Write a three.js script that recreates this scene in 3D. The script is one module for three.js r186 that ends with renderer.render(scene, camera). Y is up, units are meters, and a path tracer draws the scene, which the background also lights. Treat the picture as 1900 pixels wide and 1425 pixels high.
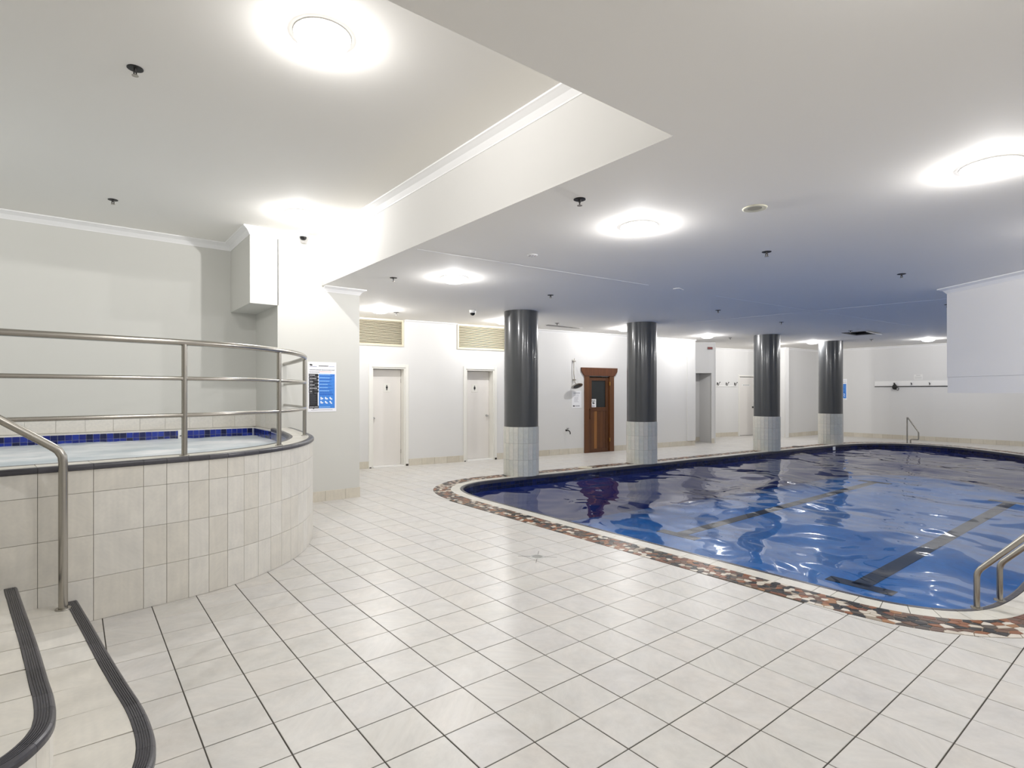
import * as THREE from 'three';
import { mergeGeometries } from 'three/addons/utils/BufferGeometryUtils.js';
import { ImprovedNoise } from 'three/addons/math/ImprovedNoise.js';
import { RoundedBoxGeometry } from 'three/addons/geometries/RoundedBoxGeometry.js';

// ---------------------------------------------------------------- camera, exposure
const scene = new THREE.Scene();
scene.background = new THREE.Color(0x000000);
const FOCAL = 1029, EYE = 1.61;
const camera = new THREE.PerspectiveCamera(2 * Math.atan(712.5 / FOCAL) * 180 / Math.PI, 1900 / 1425, 0.05, 120);
camera.position.set(0, EYE, 0);
camera.lookAt(0.6211, EYE, -0.7837);
camera.setViewOffset(1900, 1425, 0, -14.5, 1900, 1425);      // a shifted lens keeps the verticals upright
camera.updateMatrixWorld();
const renderer = new THREE.WebGLRenderer({ antialias: true });
renderer.toneMapping = THREE.LinearToneMapping;
renderer.toneMappingExposure = 0.77;
renderer.shadowMap.enabled = true;
const LAMP_POWER = 7.6, LAMP_GLOW = 6.0;                     // candela of one dome light, brightness of its diffuser
const LAMP_COLOR = new THREE.Color(1.0, 0.99, 0.983);

// ---------------------------------------------------------------- helpers
const LOW = 3.17, HIGH = 3.85;                               // the two ceiling heights
let seed = 20240611;
const rnd = () => { seed |= 0; seed = seed + 0x6D2B79F5 | 0; let t = Math.imul(seed ^ seed >>> 15, 1 | seed); t = t + Math.imul(t ^ t >>> 7, 61 | t) ^ t; return ((t ^ t >>> 14) >>> 0) / 4294967296; };
const rr = (a, b) => a + (b - a) * rnd();
const noise = new ImprovedNoise();
const used = {};
function numbered(n) { used[n] = (used[n] ?? -1) + 1; return used[n] ? n + '_' + String(used[n]).padStart(3, '0') : n; }
function tag(o, label, category, group, kind) {
  o.userData.label = label; if (category) o.userData.category = category;
  if (group) o.userData.group = group; if (kind) o.userData.kind = kind; return o;
}
function thing(name, label, category, pos = [0, 0, 0], turn = 0, group, kind) {
  const o = new THREE.Group(); o.name = numbered(name); o.position.set(...pos); o.rotation.y = turn; scene.add(o);
  return tag(o, label, category, group, kind);
}
function part(parent, name, geo, mat, label) {
  const m = new THREE.Mesh(geo, mat); m.name = name; m.castShadow = m.receiveShadow = true; parent.add(m);
  if (label) m.userData.label = label; return m;
}
function struct(name, geo, mat, label, category) {
  const m = new THREE.Mesh(geo, mat); m.name = name; m.castShadow = m.receiveShadow = true; scene.add(m);
  return tag(m, label, category, null, 'structure');
}
function structGroup(name, label, category, pos = [0, 0, 0], turn = 0) {
  const o = new THREE.Group(); o.name = name; o.position.set(...pos); o.rotation.y = turn; scene.add(o);
  return tag(o, label, category, null, 'structure');
}
const sub2 = (a, b) => [a[0] - b[0], a[1] - b[1]];
const area2 = p => { let a = 0; for (let i = 0; i < p.length; i++) { const q = p[(i + 1) % p.length]; a += p[i][0] * q[1] - q[0] * p[i][1]; } return a / 2; };
function insetPoly(p, d) {                                   // p ordered with negative (x,z) area
  const n = p.length, out = [];
  for (let i = 0; i < n; i++) {
    const a = p[(i + n - 1) % n], b = p[i], c = p[(i + 1) % n];
    const u = sub2(b, a), v = sub2(c, b), lu = Math.hypot(...u) || 1, lv = Math.hypot(...v) || 1;
    const n1 = [u[1] / lu, -u[0] / lu], n2 = [v[1] / lv, -v[0] / lv];
    let m = [n1[0] + n2[0], n1[1] + n2[1]]; const l2 = m[0] * m[0] + m[1] * m[1];
    const k = l2 > 0.3 ? 2 / l2 : 1;
    out.push([b[0] + m[0] * k * d, b[1] + m[1] * k * d]);
  }
  return out;
}
// a slab with the outline poly ([x, z] pairs) from y0 to y1 and a chamfered upper edge
function prism(poly, y0, y1, bevel = 0, uvo = [0, 0], uvs = 1, bottom = true) {
  let p = poly; if (area2(p) > 0) p = [...p].reverse();
  // inward is to the right of each edge for this order
  const top = bevel ? insetPoly(p, bevel) : p;
  const pos = [], uv = [];
  const push = (v, w) => { pos.push(...v); uv.push((w[0] + uvo[0]) * uvs, (w[1] + uvo[1]) * uvs); };
  const tri = (a, b, c, ua, ub, uc) => { push(a, ua); push(b, ub); push(c, uc); };
  const faces = THREE.ShapeUtils.triangulateShape(top.map(q => new THREE.Vector2(q[0], q[1])), []);
  for (let f of faces) {
    let [a, b, c] = f.map(i => top[i]);
    if ((b[0] - a[0]) * (c[1] - a[1]) - (b[1] - a[1]) * (c[0] - a[0]) > 0) [b, c] = [c, b];
    tri([a[0], y1, a[1]], [b[0], y1, b[1]], [c[0], y1, c[1]], a, b, c);
    if (bottom) tri([a[0], y0, a[1]], [c[0], y0, c[1]], [b[0], y0, b[1]], a, c, b);
  }
  for (let i = 0; i < p.length; i++) {
    const j = (i + 1) % p.length, a = p[i], b = p[j], yb = y1 - bevel;
    const l = Math.hypot(b[0] - a[0], b[1] - a[1]), u0 = [a[0] + a[1], y0], u1 = [a[0] + a[1] + l, y0], u2 = [u1[0], yb], u3 = [u0[0], yb];
    tri([a[0], y0, a[1]], [b[0], y0, b[1]], [b[0], yb, b[1]], u0, u1, u2);
    tri([a[0], y0, a[1]], [b[0], yb, b[1]], [a[0], yb, a[1]], u0, u2, u3);
    if (bevel) {
      const A = top[i], B = top[j];
      tri([a[0], yb, a[1]], [b[0], yb, b[1]], [B[0], y1, B[1]], a, b, B);
      tri([a[0], yb, a[1]], [B[0], y1, B[1]], [A[0], y1, A[1]], a, B, A);
    }
  }
  const g = new THREE.BufferGeometry();
  g.setAttribute('position', new THREE.Float32BufferAttribute(pos, 3));
  g.setAttribute('uv', new THREE.Float32BufferAttribute(uv, 2));
  g.computeVertexNormals();
  return g;
}
function mapGeo(g, fn) {                                     // bends a flat piece: (x, y, z) -> [x, y, z]
  const a = g.attributes.position; for (let i = 0; i < a.count; i++) { const q = fn(a.getX(i), a.getY(i), a.getZ(i)); a.setXYZ(i, q[0], q[1], q[2]); }
  g.computeVertexNormals(); return g;
}
const rect = (x0, z0, x1, z1) => [[x0, z0], [x1, z0], [x1, z1], [x0, z1]];
const box = (w, h, d, x = 0, y = 0, z = 0) => new THREE.BoxGeometry(w, h, d).translate(x, y, z);
const rbox = (w, h, d, r, x = 0, y = 0, z = 0, s = 2) => new RoundedBoxGeometry(w, h, d, s, r).translate(x, y, z);
const cyl = (r0, r1, h, x = 0, y = 0, z = 0, s = 24) => new THREE.CylinderGeometry(r0, r1, h, s).translate(x, y, z);
const lathe = (pts, s = 40) => new THREE.LatheGeometry(pts.map(q => new THREE.Vector2(q[0], q[1])), s);
const clean = g => { const h = g.index ? g.toNonIndexed() : g; for (const k of Object.keys(h.attributes)) if (!['position', 'normal', 'uv'].includes(k)) h.deleteAttribute(k); return h; };
const merge = gs => mergeGeometries(gs.map(clean));
function tube(points, r, seg = 8, radial = 14, closed = false) {
  const c = new THREE.CatmullRomCurve3(points.map(p => new THREE.Vector3(...p)), closed, 'centripetal');
  return new THREE.TubeGeometry(c, seg, r, radial, closed);
}
// a pipe along straight legs with rounded bends of radius b
function pipe(points, r, b = 0.07, radial = 16) {
  const P = points.map(p => new THREE.Vector3(...p)), path = new THREE.CurvePath(); let cur = P[0];
  for (let i = 1; i < P.length; i++) {
    if (i === P.length - 1) { path.add(new THREE.LineCurve3(cur, P[i])); break; }
    const d0 = P[i].clone().sub(P[i - 1]).normalize(), d1 = P[i + 1].clone().sub(P[i]).normalize();
    const a = P[i].clone().addScaledVector(d0, -b), e = P[i].clone().addScaledVector(d1, b);
    path.add(new THREE.LineCurve3(cur, a)); path.add(new THREE.QuadraticBezierCurve3(a, P[i], e)); cur = e;
  }
  return new THREE.TubeGeometry(path, 18 * P.length, r, radial, false);
}
// a curve in plan, resampled, with its left-hand normal turned outwards by `side`
class Plan {
  constructor(pts, closed, side, step = 0.02) {
    const c = new THREE.CatmullRomCurve3(pts.map(p => new THREE.Vector3(p[0], 0, p[1])), closed, 'centripetal');
    c.arcLengthDivisions = 4000;
    const L = c.getLength(), n = Math.ceil(L / step); this.closed = closed; this.L = L; this.n = n; this.p = [];
    for (let i = 0; i <= n; i++) { const v = c.getPointAt(Math.min(1, i / n)); this.p.push([v.x, v.z]); }
    this.nm = this.p.map((q, i) => {
      const a = this.p[closed ? (i - 2 + n) % n : Math.max(0, i - 2)], b = this.p[closed ? (i + 2) % n : Math.min(n, i + 2)];
      const d = [b[0] - a[0], b[1] - a[1]], l = Math.hypot(...d); return [d[1] / l * side, -d[0] / l * side];
    });
  }
  at(s, off = 0) {
    if (this.closed) s = ((s % this.L) + this.L) % this.L;
    const f = Math.min(Math.max(s / this.L, 0), 1) * this.n, i = Math.min(Math.floor(f), this.n - 1), k = f - i;
    const a = this.p[i], b = this.p[i + 1], m = this.nm[i], q = this.nm[i + 1];
    return [a[0] + (b[0] - a[0]) * k + (m[0] + (q[0] - m[0]) * k) * off, a[1] + (b[1] - a[1]) * k + (m[1] + (q[1] - m[1]) * k) * off];
  }
  bend(s) { const i = Math.min(this.n - 1, Math.max(0, Math.round(s / this.L * this.n))), a = this.nm[Math.max(0, i - 8)], b = this.nm[Math.min(this.n, i + 8)]; return Math.acos(Math.min(1, a[0] * b[0] + a[1] * b[1])); }
  outline(off, step = 0.05) { const o = [], n = Math.ceil(this.L / step); for (let i = 0; i < n + (this.closed ? 0 : 1); i++) o.push(this.at(this.L * i / n, off)); return o; }
  nearest(x, z, from = 0, to = this.L) { let best = 1e9, s = 0; for (let i = 0; i <= this.n; i++) { const t = this.L * i / this.n; if (t < from || t > to) continue; const d = (this.p[i][0] - x) ** 2 + (this.p[i][1] - z) ** 2; if (d < best) { best = d; s = t; } } return s; }
}
// piece of a strip along a plan curve: s0..s1 along it, o0..o1 out from it, y0..y1 high
function stripPiece(plan, s0, s1, o0, o1, y0, y1, bevel, k = 3, uvo) {
  const a = [], b = [];
  for (let i = 0; i <= k; i++) { const s = s0 + (s1 - s0) * i / k; a.push(plan.at(s, o0)); b.push(plan.at(s, o1)); }
  return prism([...a, ...b.reverse()], y0, y1, bevel, uvo ?? [s0 * 3.1, s0 * 1.7]);
}
// profile [[out, y]...] swept along the plan curve between s0 and s1, ends closed
function sweep(plan, s0, s1, profile, k = 4) {
  const pos = [], n = profile.length, ring = [];
  for (let i = 0; i <= k; i++) { const s = s0 + (s1 - s0) * i / k; ring.push(profile.map(([o, y]) => { const q = plan.at(s, o); return [q[0], y, q[1]]; })); }
  for (let i = 0; i < k; i++) for (let j = 0; j < n; j++) { const a = ring[i][j], b = ring[i + 1][j], c = ring[i + 1][(j + 1) % n], d = ring[i][(j + 1) % n]; pos.push(...a, ...b, ...c, ...a, ...c, ...d); }
  const cap = (r, flip) => { const f = THREE.ShapeUtils.triangulateShape(profile.map(q => new THREE.Vector2(q[0], q[1])), []); for (const t of f) { const o = flip ? [t[0], t[2], t[1]] : t; for (const i of o) pos.push(...r[i]); } };
  cap(ring[0], false); cap(ring[k], true);
  const g = new THREE.BufferGeometry(); g.setAttribute('position', new THREE.Float32BufferAttribute(pos, 3));
  g.setAttribute('uv', new THREE.Float32BufferAttribute(new Float32Array(pos.length / 3 * 2), 2)); g.computeVertexNormals(); return g;
}
function inside(p, x, z) { let c = false; for (let i = 0, j = p.length - 1; i < p.length; j = i++) { const a = p[i], b = p[j]; if ((a[1] > z) !== (b[1] > z) && x < (b[0] - a[0]) * (z - a[1]) / (b[1] - a[1]) + a[0]) c = !c; } return c; }
const FX = 0.7837, FZ = 0.6211;
function project(x, y, z) { const X = x * FX + z * FZ, Z = x * FZ - z * FX; return [950 + FOCAL * X / Z, 727 + FOCAL * (EYE - y) / Z, Z]; }   // used to rank tiles by size only

// ---------------------------------------------------------------- materials
function noiseTexture(size, fn, color = true) {
  const d = new Uint8Array(size * size * 4);
  for (let j = 0; j < size; j++) for (let i = 0; i < size; i++) { const c = fn(i / size, j / size); const k = (j * size + i) * 4; d[k] = c[0] * 255; d[k + 1] = c[1] * 255; d[k + 2] = c[2] * 255; d[k + 3] = 255; }
  const t = new THREE.DataTexture(d, size, size); t.wrapS = t.wrapT = THREE.RepeatWrapping; t.magFilter = THREE.LinearFilter; t.minFilter = THREE.LinearMipmapLinearFilter; t.generateMipmaps = true;
  if (color) t.colorSpace = THREE.SRGBColorSpace; t.needsUpdate = true; return t;
}
const tn = (u, v, f, s) => noise.noise(Math.cos(u * 6.2832) * f, Math.sin(u * 6.2832) * f + Math.cos(v * 6.2832) * f, Math.sin(v * 6.2832) * f + s);   // tiles seamlessly
const stain = noiseTexture(512, (u, v) => { const a = tn(u, v, 1.6, 1) * 0.035 + tn(u, v, 5, 4) * 0.022 + tn(u, v, 16, 9) * 0.014; const r = tn(u, v, 2.1, 15) * 0.006; return [0.955 + a + r, 0.95 + a, 0.945 + a - r]; });
const streaks = noiseTexture(512, (u, v) => { const a = tn(u, v, 1.6, 3) * 0.03 + noise.noise(u * 40, v * 3, 7) * 0.022 + tn(u, v, 9, 2) * 0.016; return [0.95 + a, 0.945 + a * 0.95, 0.935 + a * 0.85]; });
function mat(color, roughness = 0.6, o = {}) { return new THREE.MeshStandardMaterial({ color, roughness, ...o }); }
const tones = (list, rough, o) => list.map(c => mat(c, rough, o));
const M = {
  wall: mat(0xdddcda, 0.75), wallCream: mat(0xd3d2cc, 0.75), ceiling: mat(0xf8f5ef, 0.85), cornice: mat(0xf0efee, 0.6), beam: mat(0xd8d6d2, 0.8),
  bulkhead: mat(0xe9e7e5, 0.7), grout: mat(0x4a4641, 0.95), groutLight: mat(0x8d877c, 0.95), concrete: mat(0x8f8b84, 0.9),
  floor: tones([0xdcdad6, 0xdad8d3, 0xdddbd7, 0xdad8d5, 0xdcd9d4], 0.34, { map: stain }),
  spaTile: tones([0xeceae5, 0xeae7e0, 0xeeece7, 0xe9e6df], 0.32, { map: streaks }),
  base: tones([0xddd7c9, 0xd9d2c4, 0xe0dacd], 0.4, { map: streaks }),
  columnTile: tones([0xdcdbd2, 0xd6d8d0, 0xdfddd4, 0xd3d5cd], 0.3, { map: stain }),
  coping: tones([0xe2e0d6, 0xdedbd1, 0xe5e2da], 0.35, { map: stain }),
  nosing: tones([0x45444a, 0x4b4a50, 0x403f45], 0.3),
  columnPaint: new THREE.MeshPhysicalMaterial({ color: 0x3f4143, roughness: 0.32, clearcoat: 0.6, clearcoatRoughness: 0.12 }),
  steel: mat(0xaeaaa2, 0.27, { metalness: 1 }), chrome: mat(0xc8c8c8, 0.15, { metalness: 1 }), brass: mat(0xb08a4a, 0.35, { metalness: 1 }),
  black: mat(0x161514, 0.5), darkMetal: mat(0x2a2826, 0.45, { metalness: 0.4 }), rubber: mat(0x3a332c, 0.8),
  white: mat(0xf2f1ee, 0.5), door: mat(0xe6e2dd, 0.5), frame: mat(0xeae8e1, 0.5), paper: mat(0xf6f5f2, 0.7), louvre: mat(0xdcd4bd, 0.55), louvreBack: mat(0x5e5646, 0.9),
  spaBlue: tones([0x16267e, 0x1b2f90, 0x22389c, 0x101c5c, 0x182a86, 0x0e1848], 0.16), spaBed: mat(0xc9d3dc, 0.8), jointWhite: mat(0xc4c9d6, 0.8),
  poolBand: tones([0x0d1440, 0x111a4c, 0x0a1034], 0.2), poolWall: mat(0x0e2a78, 0.4), lane: mat(0x0a0d1c, 0.5),
  mosaic: tones([0x23211f, 0x8e5a38, 0xcdc3b4, 0x6a4e3c, 0xa0744e, 0x2f2d2b, 0x9d907e, 0x784a32, 0xd8d0c4, 0x544a40], 0.35),
  diffuser: new THREE.MeshStandardMaterial({ color: 0xffffff, roughness: 0.4, emissive: LAMP_COLOR, emissiveIntensity: LAMP_GLOW }),
};
const poolFloorTex = noiseTexture(512, (u, v) => { const a = tn(u, v, 2, 3) * 0.05 + tn(u, v, 7, 8) * 0.05 + tn(u, v, 30, 1) * 0.03; return [0.02 + a * 0.2, 0.5 + a, 0.79 + a]; });
M.poolFloor = mat(0xffffff, 0.4, { map: poolFloorTex });
const woodTex = noiseTexture(512, (u, v) => { const g = noise.noise(u * 26 + noise.noise(u * 3, v * 2, 5) * 1.4, v * 1.6, 2) * 0.16 + noise.noise(u * 90, v * 3, 8) * 0.09; return [0.80 + g, 0.76 + g, 0.72 + g]; });
const wood = c => mat(c, 0.38, { map: woodTex });
M.woodDark = wood(0x704828); M.wood = wood(0x7d522e); M.woodLight = wood(0xb58048); M.woodRed = wood(0x784a2c);

// ---------------------------------------------------------------- plan curves
const poolPts = [[4.83, -1.97], [4.815, -2.6], [4.81, -3.5], [4.805, -4.5], [4.815, -5.6], [4.82, -6.5], [4.84, -7.0], [4.9, -7.4], [5.05, -7.76], [5.33, -8.03], [5.75, -8.17], [6.25, -8.16], [7.2, -8.08], [10, -7.83], [13, -7.56], [15.5, -7.34], [17.3, -7.16], [18.5, -6.98], [19.4, -6.7], [20.05, -6.2], [20.3, -5.6], [20.2, -4.8], [19.7, -3.95], [18.9, -3.0], [17.9, -2.0], [16.6, -1.3], [15, -1.0], [12, -0.95], [9, -0.95], [6.4, -0.945], [5.98, -0.945], [5.67, -0.965], [5.42, -1.0], [5.27, -1.045], [5.13, -1.12], [5.02, -1.225], [4.94, -1.35], [4.88, -1.5], [4.85, -1.66]];
const pool = new Plan(poolPts, true, 1, 0.02);
{ const q = pool.at(1, 0.5); if (inside(pool.outline(0), q[0], q[1])) pool.nm = pool.nm.map(v => [-v[0], -v[1]]); }
const COPE = 0.155, BAND = 0.283;
const bandOuter = pool.outline(COPE + BAND, 0.04);
const poolHole = pool.outline(-0.05, 0.06);
const spaPts = [[-3.49, -4.43], [-2.4, -4.55], [-1.2, -4.71], [-0.37, -4.83], [0.12, -4.885], [0.416, -4.925], [0.709, -4.968], [0.875, -5.005], [1.083, -5.075], [1.385, -5.25], [1.671, -5.495], [1.87, -5.76], [2.05, -6.11], [2.165, -6.42], [2.25, -6.8], [2.33, -7.3], [2.4, -7.8], [2.43, -8.14]];
const spa = new Plan(spaPts, false, 1, 0.02);
{ const q = spa.at(3.6, 0.3); if (q[1] < spa.at(3.6, 0)[1]) spa.nm = spa.nm.map(v => [-v[0], -v[1]]); }
const RIM = 1.105;
const step1Pts = [[0.025, -4.88], [0.089, -4.353], [0.146, -3.864], [0.208, -3.368], [0.252, -3.037], [0.266, -2.821], [0.264, -2.692], [0.245, -2.57], [0.19, -2.43], [0.08, -2.31], [-0.08, -2.24], [-0.4, -2.2], [-1.6, -2.16], [-3.5, -2.1]];
const step2Pts = [[-0.285, -4.84], [-0.214, -4.27], [-0.136, -3.644], [-0.087, -3.207], [-0.066, -3.03], [-0.056, -2.86], [-0.063, -2.757], [-0.088, -2.675], [-0.15, -2.575], [-0.26, -2.5], [-0.45, -2.45], [-1.6, -2.42], [-3.5, -2.38]];
const step3Pts = [[-0.6, -4.8], [-0.52, -4.2], [-0.44, -3.6], [-0.39, -3.15], [-0.4, -3.0], [-0.46, -2.87], [-0.6, -2.78], [-0.85, -2.74], [-1.8, -2.72], [-3.5, -2.68]];
const mkStep = p => { const q = new Plan(p, false, 1, 0.015), a = q.at(0.6, 0.2); if (a[0] < q.at(0.6, 0)[0]) q.nm = q.nm.map(v => [-v[0], -v[1]]); return q; };
const steps = [step1Pts, step2Pts, step3Pts].map(mkStep);
const RISE = 0.168;
const columns = [[6.87, -8.38], [10.17, -8.07], [15.0, -7.62], [18.42, -7.34]];

// ---------------------------------------------------------------- room shell
const X0 = -3.5, X1 = 22, ZN = 2.3, ZB = -11.6;
{ // floor: mortar bed with the pool cut out, tiles laid on it one by one
  const floor = structGroup('floor', 'pale grey square floor tiles with dark grout around the pool', 'floor');
  const s = new THREE.Shape([[X0, ZB], [X1 + 0.2, ZB], [X1 + 0.2, ZN], [X0, ZN]].map(q => new THREE.Vector2(q[0], -q[1])));
  s.holes.push(new THREE.Path(poolHole.map(q => new THREE.Vector2(q[0], -q[1]))));
  const bed = new THREE.ExtrudeGeometry(s, { depth: 0.16, bevelEnabled: false }); bed.rotateX(-Math.PI / 2); bed.translate(0, -0.1635, 0);
  part(floor, 'grout_bed', bed, M.grout);
  const P = 0.3, gap = 0.006, GX = 3.766, GZ = -2.234;
  const stepsOutline = [...steps[0].outline(-0.06, 0.1), [X0, -4.4]];
  const spaOutline = [...spa.outline(-0.06, 0.1), [2.3, -9.3], [X0, -9.3]];
  const all = [];
  const unit = []; for (let v = 0; v < 8; v++) unit.push(prism(rect(-P / 2 + gap / 2, -P / 2 + gap / 2, P / 2 - gap / 2, P / 2 - gap / 2), -0.01, 0, 0.0014, [v * 0.37, v * 0.61], 0.9));
  const inRoom = (x, z) => !(inside(stepsOutline, x, z) || inside(spaOutline, x, z) || (z < -8.2 && x < 3.4) || (x < 14.7 && z < -11.1 + (x - 4.6) * 0.1356 - 0.12));
  for (let i = -26; i < 62; i++) for (let j = -34; j < 16; j++) {
    const cx = GX + (i + 0.5) * P, cz = GZ + (j + 0.5) * P;
    if (cx < X0 || cx > X1 || cz > ZN || cz < ZB) continue;
    const h = P / 2 - gap / 2, cs = rect(cx - h, cz - h, cx + h, cz + h);
    if (!cs.some(c => inRoom(...c))) continue;
    const ins = cs.map(c => inside(bandOuter, ...c)), k = ins.filter(Boolean).length;
    if (k === 4) continue;
    const near = Math.min(...[0].map(() => { const s = pool.nearest(cx, cz), q = pool.at(s, COPE + BAND); return Math.hypot(q[0] - cx, q[1] - cz); }));
    let poly = null;
    if (near < 0.24) {                                       // a tile cut along the curved border
      const edge = []; const N = 14;
      for (let e = 0; e < 4; e++) { const a = cs[e], b = cs[(e + 1) % 4]; for (let t = 0; t < N; t++) edge.push([a[0] + (b[0] - a[0]) * t / N, a[1] + (b[1] - a[1]) * t / N]); }
      const cut = COPE + BAND + 0.004;
      const push = q => { const s = pool.nearest(q[0], q[1]), a = pool.at(s, 0), d = (q[0] - a[0]) * (pool.at(s, 1)[0] - a[0]) + (q[1] - a[1]) * (pool.at(s, 1)[1] - a[1]); return d < cut ? pool.at(s, cut) : q; };
      const moved = edge.map(push), same = moved.every((m, i) => m === edge[i]);
      if (!same) { poly = []; for (const m of moved) { const l = poly[poly.length - 1]; if (!l || Math.hypot(m[0] - l[0], m[1] - l[1]) > 0.004) poly.push(m); }
        if (Math.abs(area2(poly)) < 0.008) continue; }
    }
    const [px, py, Z] = project(cx, 0, cz), seen = Z > 0.4 && px > -120 && px < 2020 && py < 1560;
    all.push({ cx, cz, poly, size: seen ? (poly ? Math.abs(area2(poly)) : P * P) / (Z * Z * Z) : 0 });
  }
  all.sort((a, b) => b.size - a.size);
  const rest = M.floor.map(() => []);
  all.forEach((t, i) => {
    const v = Math.floor(rnd() * 8), m = Math.floor(rnd() * M.floor.length), q = Math.floor(rnd() * 4);
    const lift = t.poly ? 0 : rr(-0.0006, 0.0004);
    let g = t.poly ? prism(t.poly, -0.01, 0, 0, [v * 0.37, v * 0.61], 0.9) : unit[v];
    if (i < 300 && t.size > 0) { const o = part(floor, 'floor_tile', g, M.floor[m]); if (!t.poly) { o.position.set(t.cx, lift, t.cz); o.rotation.y = q * Math.PI / 2; } }
    else rest[m].push(t.poly ? g : g.clone().rotateY(q * Math.PI / 2).translate(t.cx, lift, t.cz));
  });
  const o = part(floor, 'far_floor_tiles', mergeGeometries(rest.filter(r => r.length).map(r => mergeGeometries(r)), true), M.floor);
  o.userData.kind = 'stuff';
}
// ceiling: low slab with the raised recess and the access hatch cut out of it, and a lid over both
const HATCH = [15.95, -6.05, 16.85, -5.55];
{
  const c = structGroup('ceiling', 'white plaster ceiling with a raised square recess over the spa', 'ceiling');
  const v2 = q => new THREE.Vector2(q[0], -q[1]);
  const s = new THREE.Shape(rect(X0 - 0.2, ZB, X1 + 0.2, ZN + 0.2).map(v2));
  s.holes.push(new THREE.Path([[X0 - 0.05, -9.33], [2.87, -9.33], [2.87, -2.04], [X0 - 0.05, -2.04]].map(v2)));
  s.holes.push(new THREE.Path(rect(...HATCH).map(v2)));
  const g = new THREE.ExtrudeGeometry(s, { depth: HIGH - LOW, bevelEnabled: false }); g.rotateX(-Math.PI / 2); g.translate(0, LOW, 0);
  part(c, 'low_ceiling', g, [M.ceiling, M.beam]);
  part(c, 'raised_ceiling', box(X1 - X0 + 0.4, 0.12, ZN - ZB + 0.2, (X0 + X1) / 2, HIGH + 0.06, (ZN + ZB) / 2), M.ceiling);
  for (const [a, b] of [[[2.95, -5.4], [6.6, -5.12]], [[10.9, -7.3], [11.5, -2.6]], [[8.2, -5.02], [15.6, -4.42]]]) {     // plasterboard control joints
    const d = Math.hypot(b[0] - a[0], b[1] - a[1]), m = part(c, 'control_joint', rbox(d, 0.004, 0.018, 0.0015), M.cornice);
    m.position.set((a[0] + b[0]) / 2, LOW - 0.0005, (a[1] + b[1]) / 2); m.rotation.y = -Math.atan2(b[1] - a[1], b[0] - a[0]);
  }
}
function holedWall(name, label, A, B, y0, y1, t, holes, material) {      // wall seen from its local +z side
  const L = Math.hypot(B[0] - A[0], B[1] - A[1]), turn = Math.atan2(-(B[1] - A[1]), B[0] - A[0]);
  const g = structGroup(name, label, 'wall', [A[0], 0, A[1]], turn);
  const s = new THREE.Shape([[0, y0], [L, y0], [L, y1], [0, y1]].map(q => new THREE.Vector2(...q)));
  for (const [a, b, c, d] of holes) s.holes.push(new THREE.Path([[a, b], [c, b], [c, d], [a, d]].map(q => new THREE.Vector2(...q))));
  const geo = new THREE.ExtrudeGeometry(s, { depth: t, bevelEnabled: false }); geo.translate(0, 0, -t);
  part(g, 'plaster', geo, material); return g;
}
struct('wall_left', box(6.2, HIGH + 0.1, 0.2, -0.55, HIGH / 2 - 0.05, -9.38), M.wallCream, 'cream wall behind the spa under the raised ceiling', 'wall');
struct('wall_near', box(X1 - X0 + 0.4, HIGH, 0.2, (X0 + X1) / 2, HIGH / 2, ZN + 0.1), M.wall, 'white wall behind the photographer', 'wall');
struct('wall_stair', box(0.2, HIGH, 12.2, X0 - 0.1, HIGH / 2, -3.5), M.wallCream, 'cream wall beside the spa steps', 'wall');
{ // pillar wall with the boxed duct above the spa alcove
  const w = structGroup('wall_pillar', 'cream wall block with a stepped box above the spa corner', 'wall');
  part(w, 'plaster', prism(rect(2.25, -11.5, 3.45, -8.12), 0, HIGH), M.wallCream);
  part(w, 'box_soffit', prism(rect(1.89, -9.3, 2.26, -8.12), 2.82, HIGH), M.wallCream);
}
const DA = [4.6, -11.05], DB = [14.7, -9.68], DTURN = Math.atan2(-(DB[1] - DA[1]), DB[0] - DA[0]), DX = Math.cos(DTURN), DZ = -Math.sin(DTURN);
const onDoorWall = (s, y, out = 0) => [DA[0] + DX * s - DZ * out, y, DA[1] + DZ * s + DX * out];
const EXT = 1.3;                                              // the door wall runs on behind the pillar
const wallBack = holedWall('wall_back', 'long white wall with the changing room doors and sauna', onDoorWall(-EXT, 0).filter((_, i) => i !== 1), DB, 0, LOW, 0.3,
  [[0.345 + EXT, 0, 1.095 + EXT, 2.14], [2.55 + EXT, 0, 3.3 + EXT, 2.14], [0.03 + EXT, 2.6, 1.03 + EXT, 3.14], [2.34 + EXT, 2.6, 3.62 + EXT, 3.14], [6.14 + EXT, 0, 6.84 + EXT, 2.02]], M.wall);
part(wallBack, 'pilaster', box(0.34, LOW - 0.147, 0.03, 10.02 + EXT, LOW / 2 + 0.0735, 0.015), M.wall);
{
  const w = structGroup('wall_corridor', 'white wall returns and niche between the sauna wall and the far doors', 'wall');
  part(w, 'plaster', prism([[14.7, -9.68], [14.72, -9.9], [15.3, -11.5], [14.4, -11.5], [14.4, -9.75]], 0, LOW), M.wall);
  part(w, 'plaster', prism([[15.83, -9.72], [17.95, -11.2], [16.6, -11.5], [15.95, -10.35]], 0, LOW), M.wall);
}
const NA = [14.9, -10.495], NB = [15.83, -9.72];             // niche face
const niche = holedWall('wall_niche', 'white wall around a tall open niche', NA, NB, 0, LOW, 0.12, [[0.63, 0, 1.12, 2.2]], M.wall);
part(niche, 'niche_back', box(1.0, LOW, 0.1, 0.8, LOW / 2, -0.6), M.wall);
part(niche, 'niche_side', box(0.14, LOW, 0.6, 1.2, LOW / 2, -0.36), M.wall);
part(niche, 'niche_side', box(0.14, LOW, 0.6, 0.55, LOW / 2, -0.36), M.wall);
const HA = [17.0, -11.16], HB = [20.4, -10.48];
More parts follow.
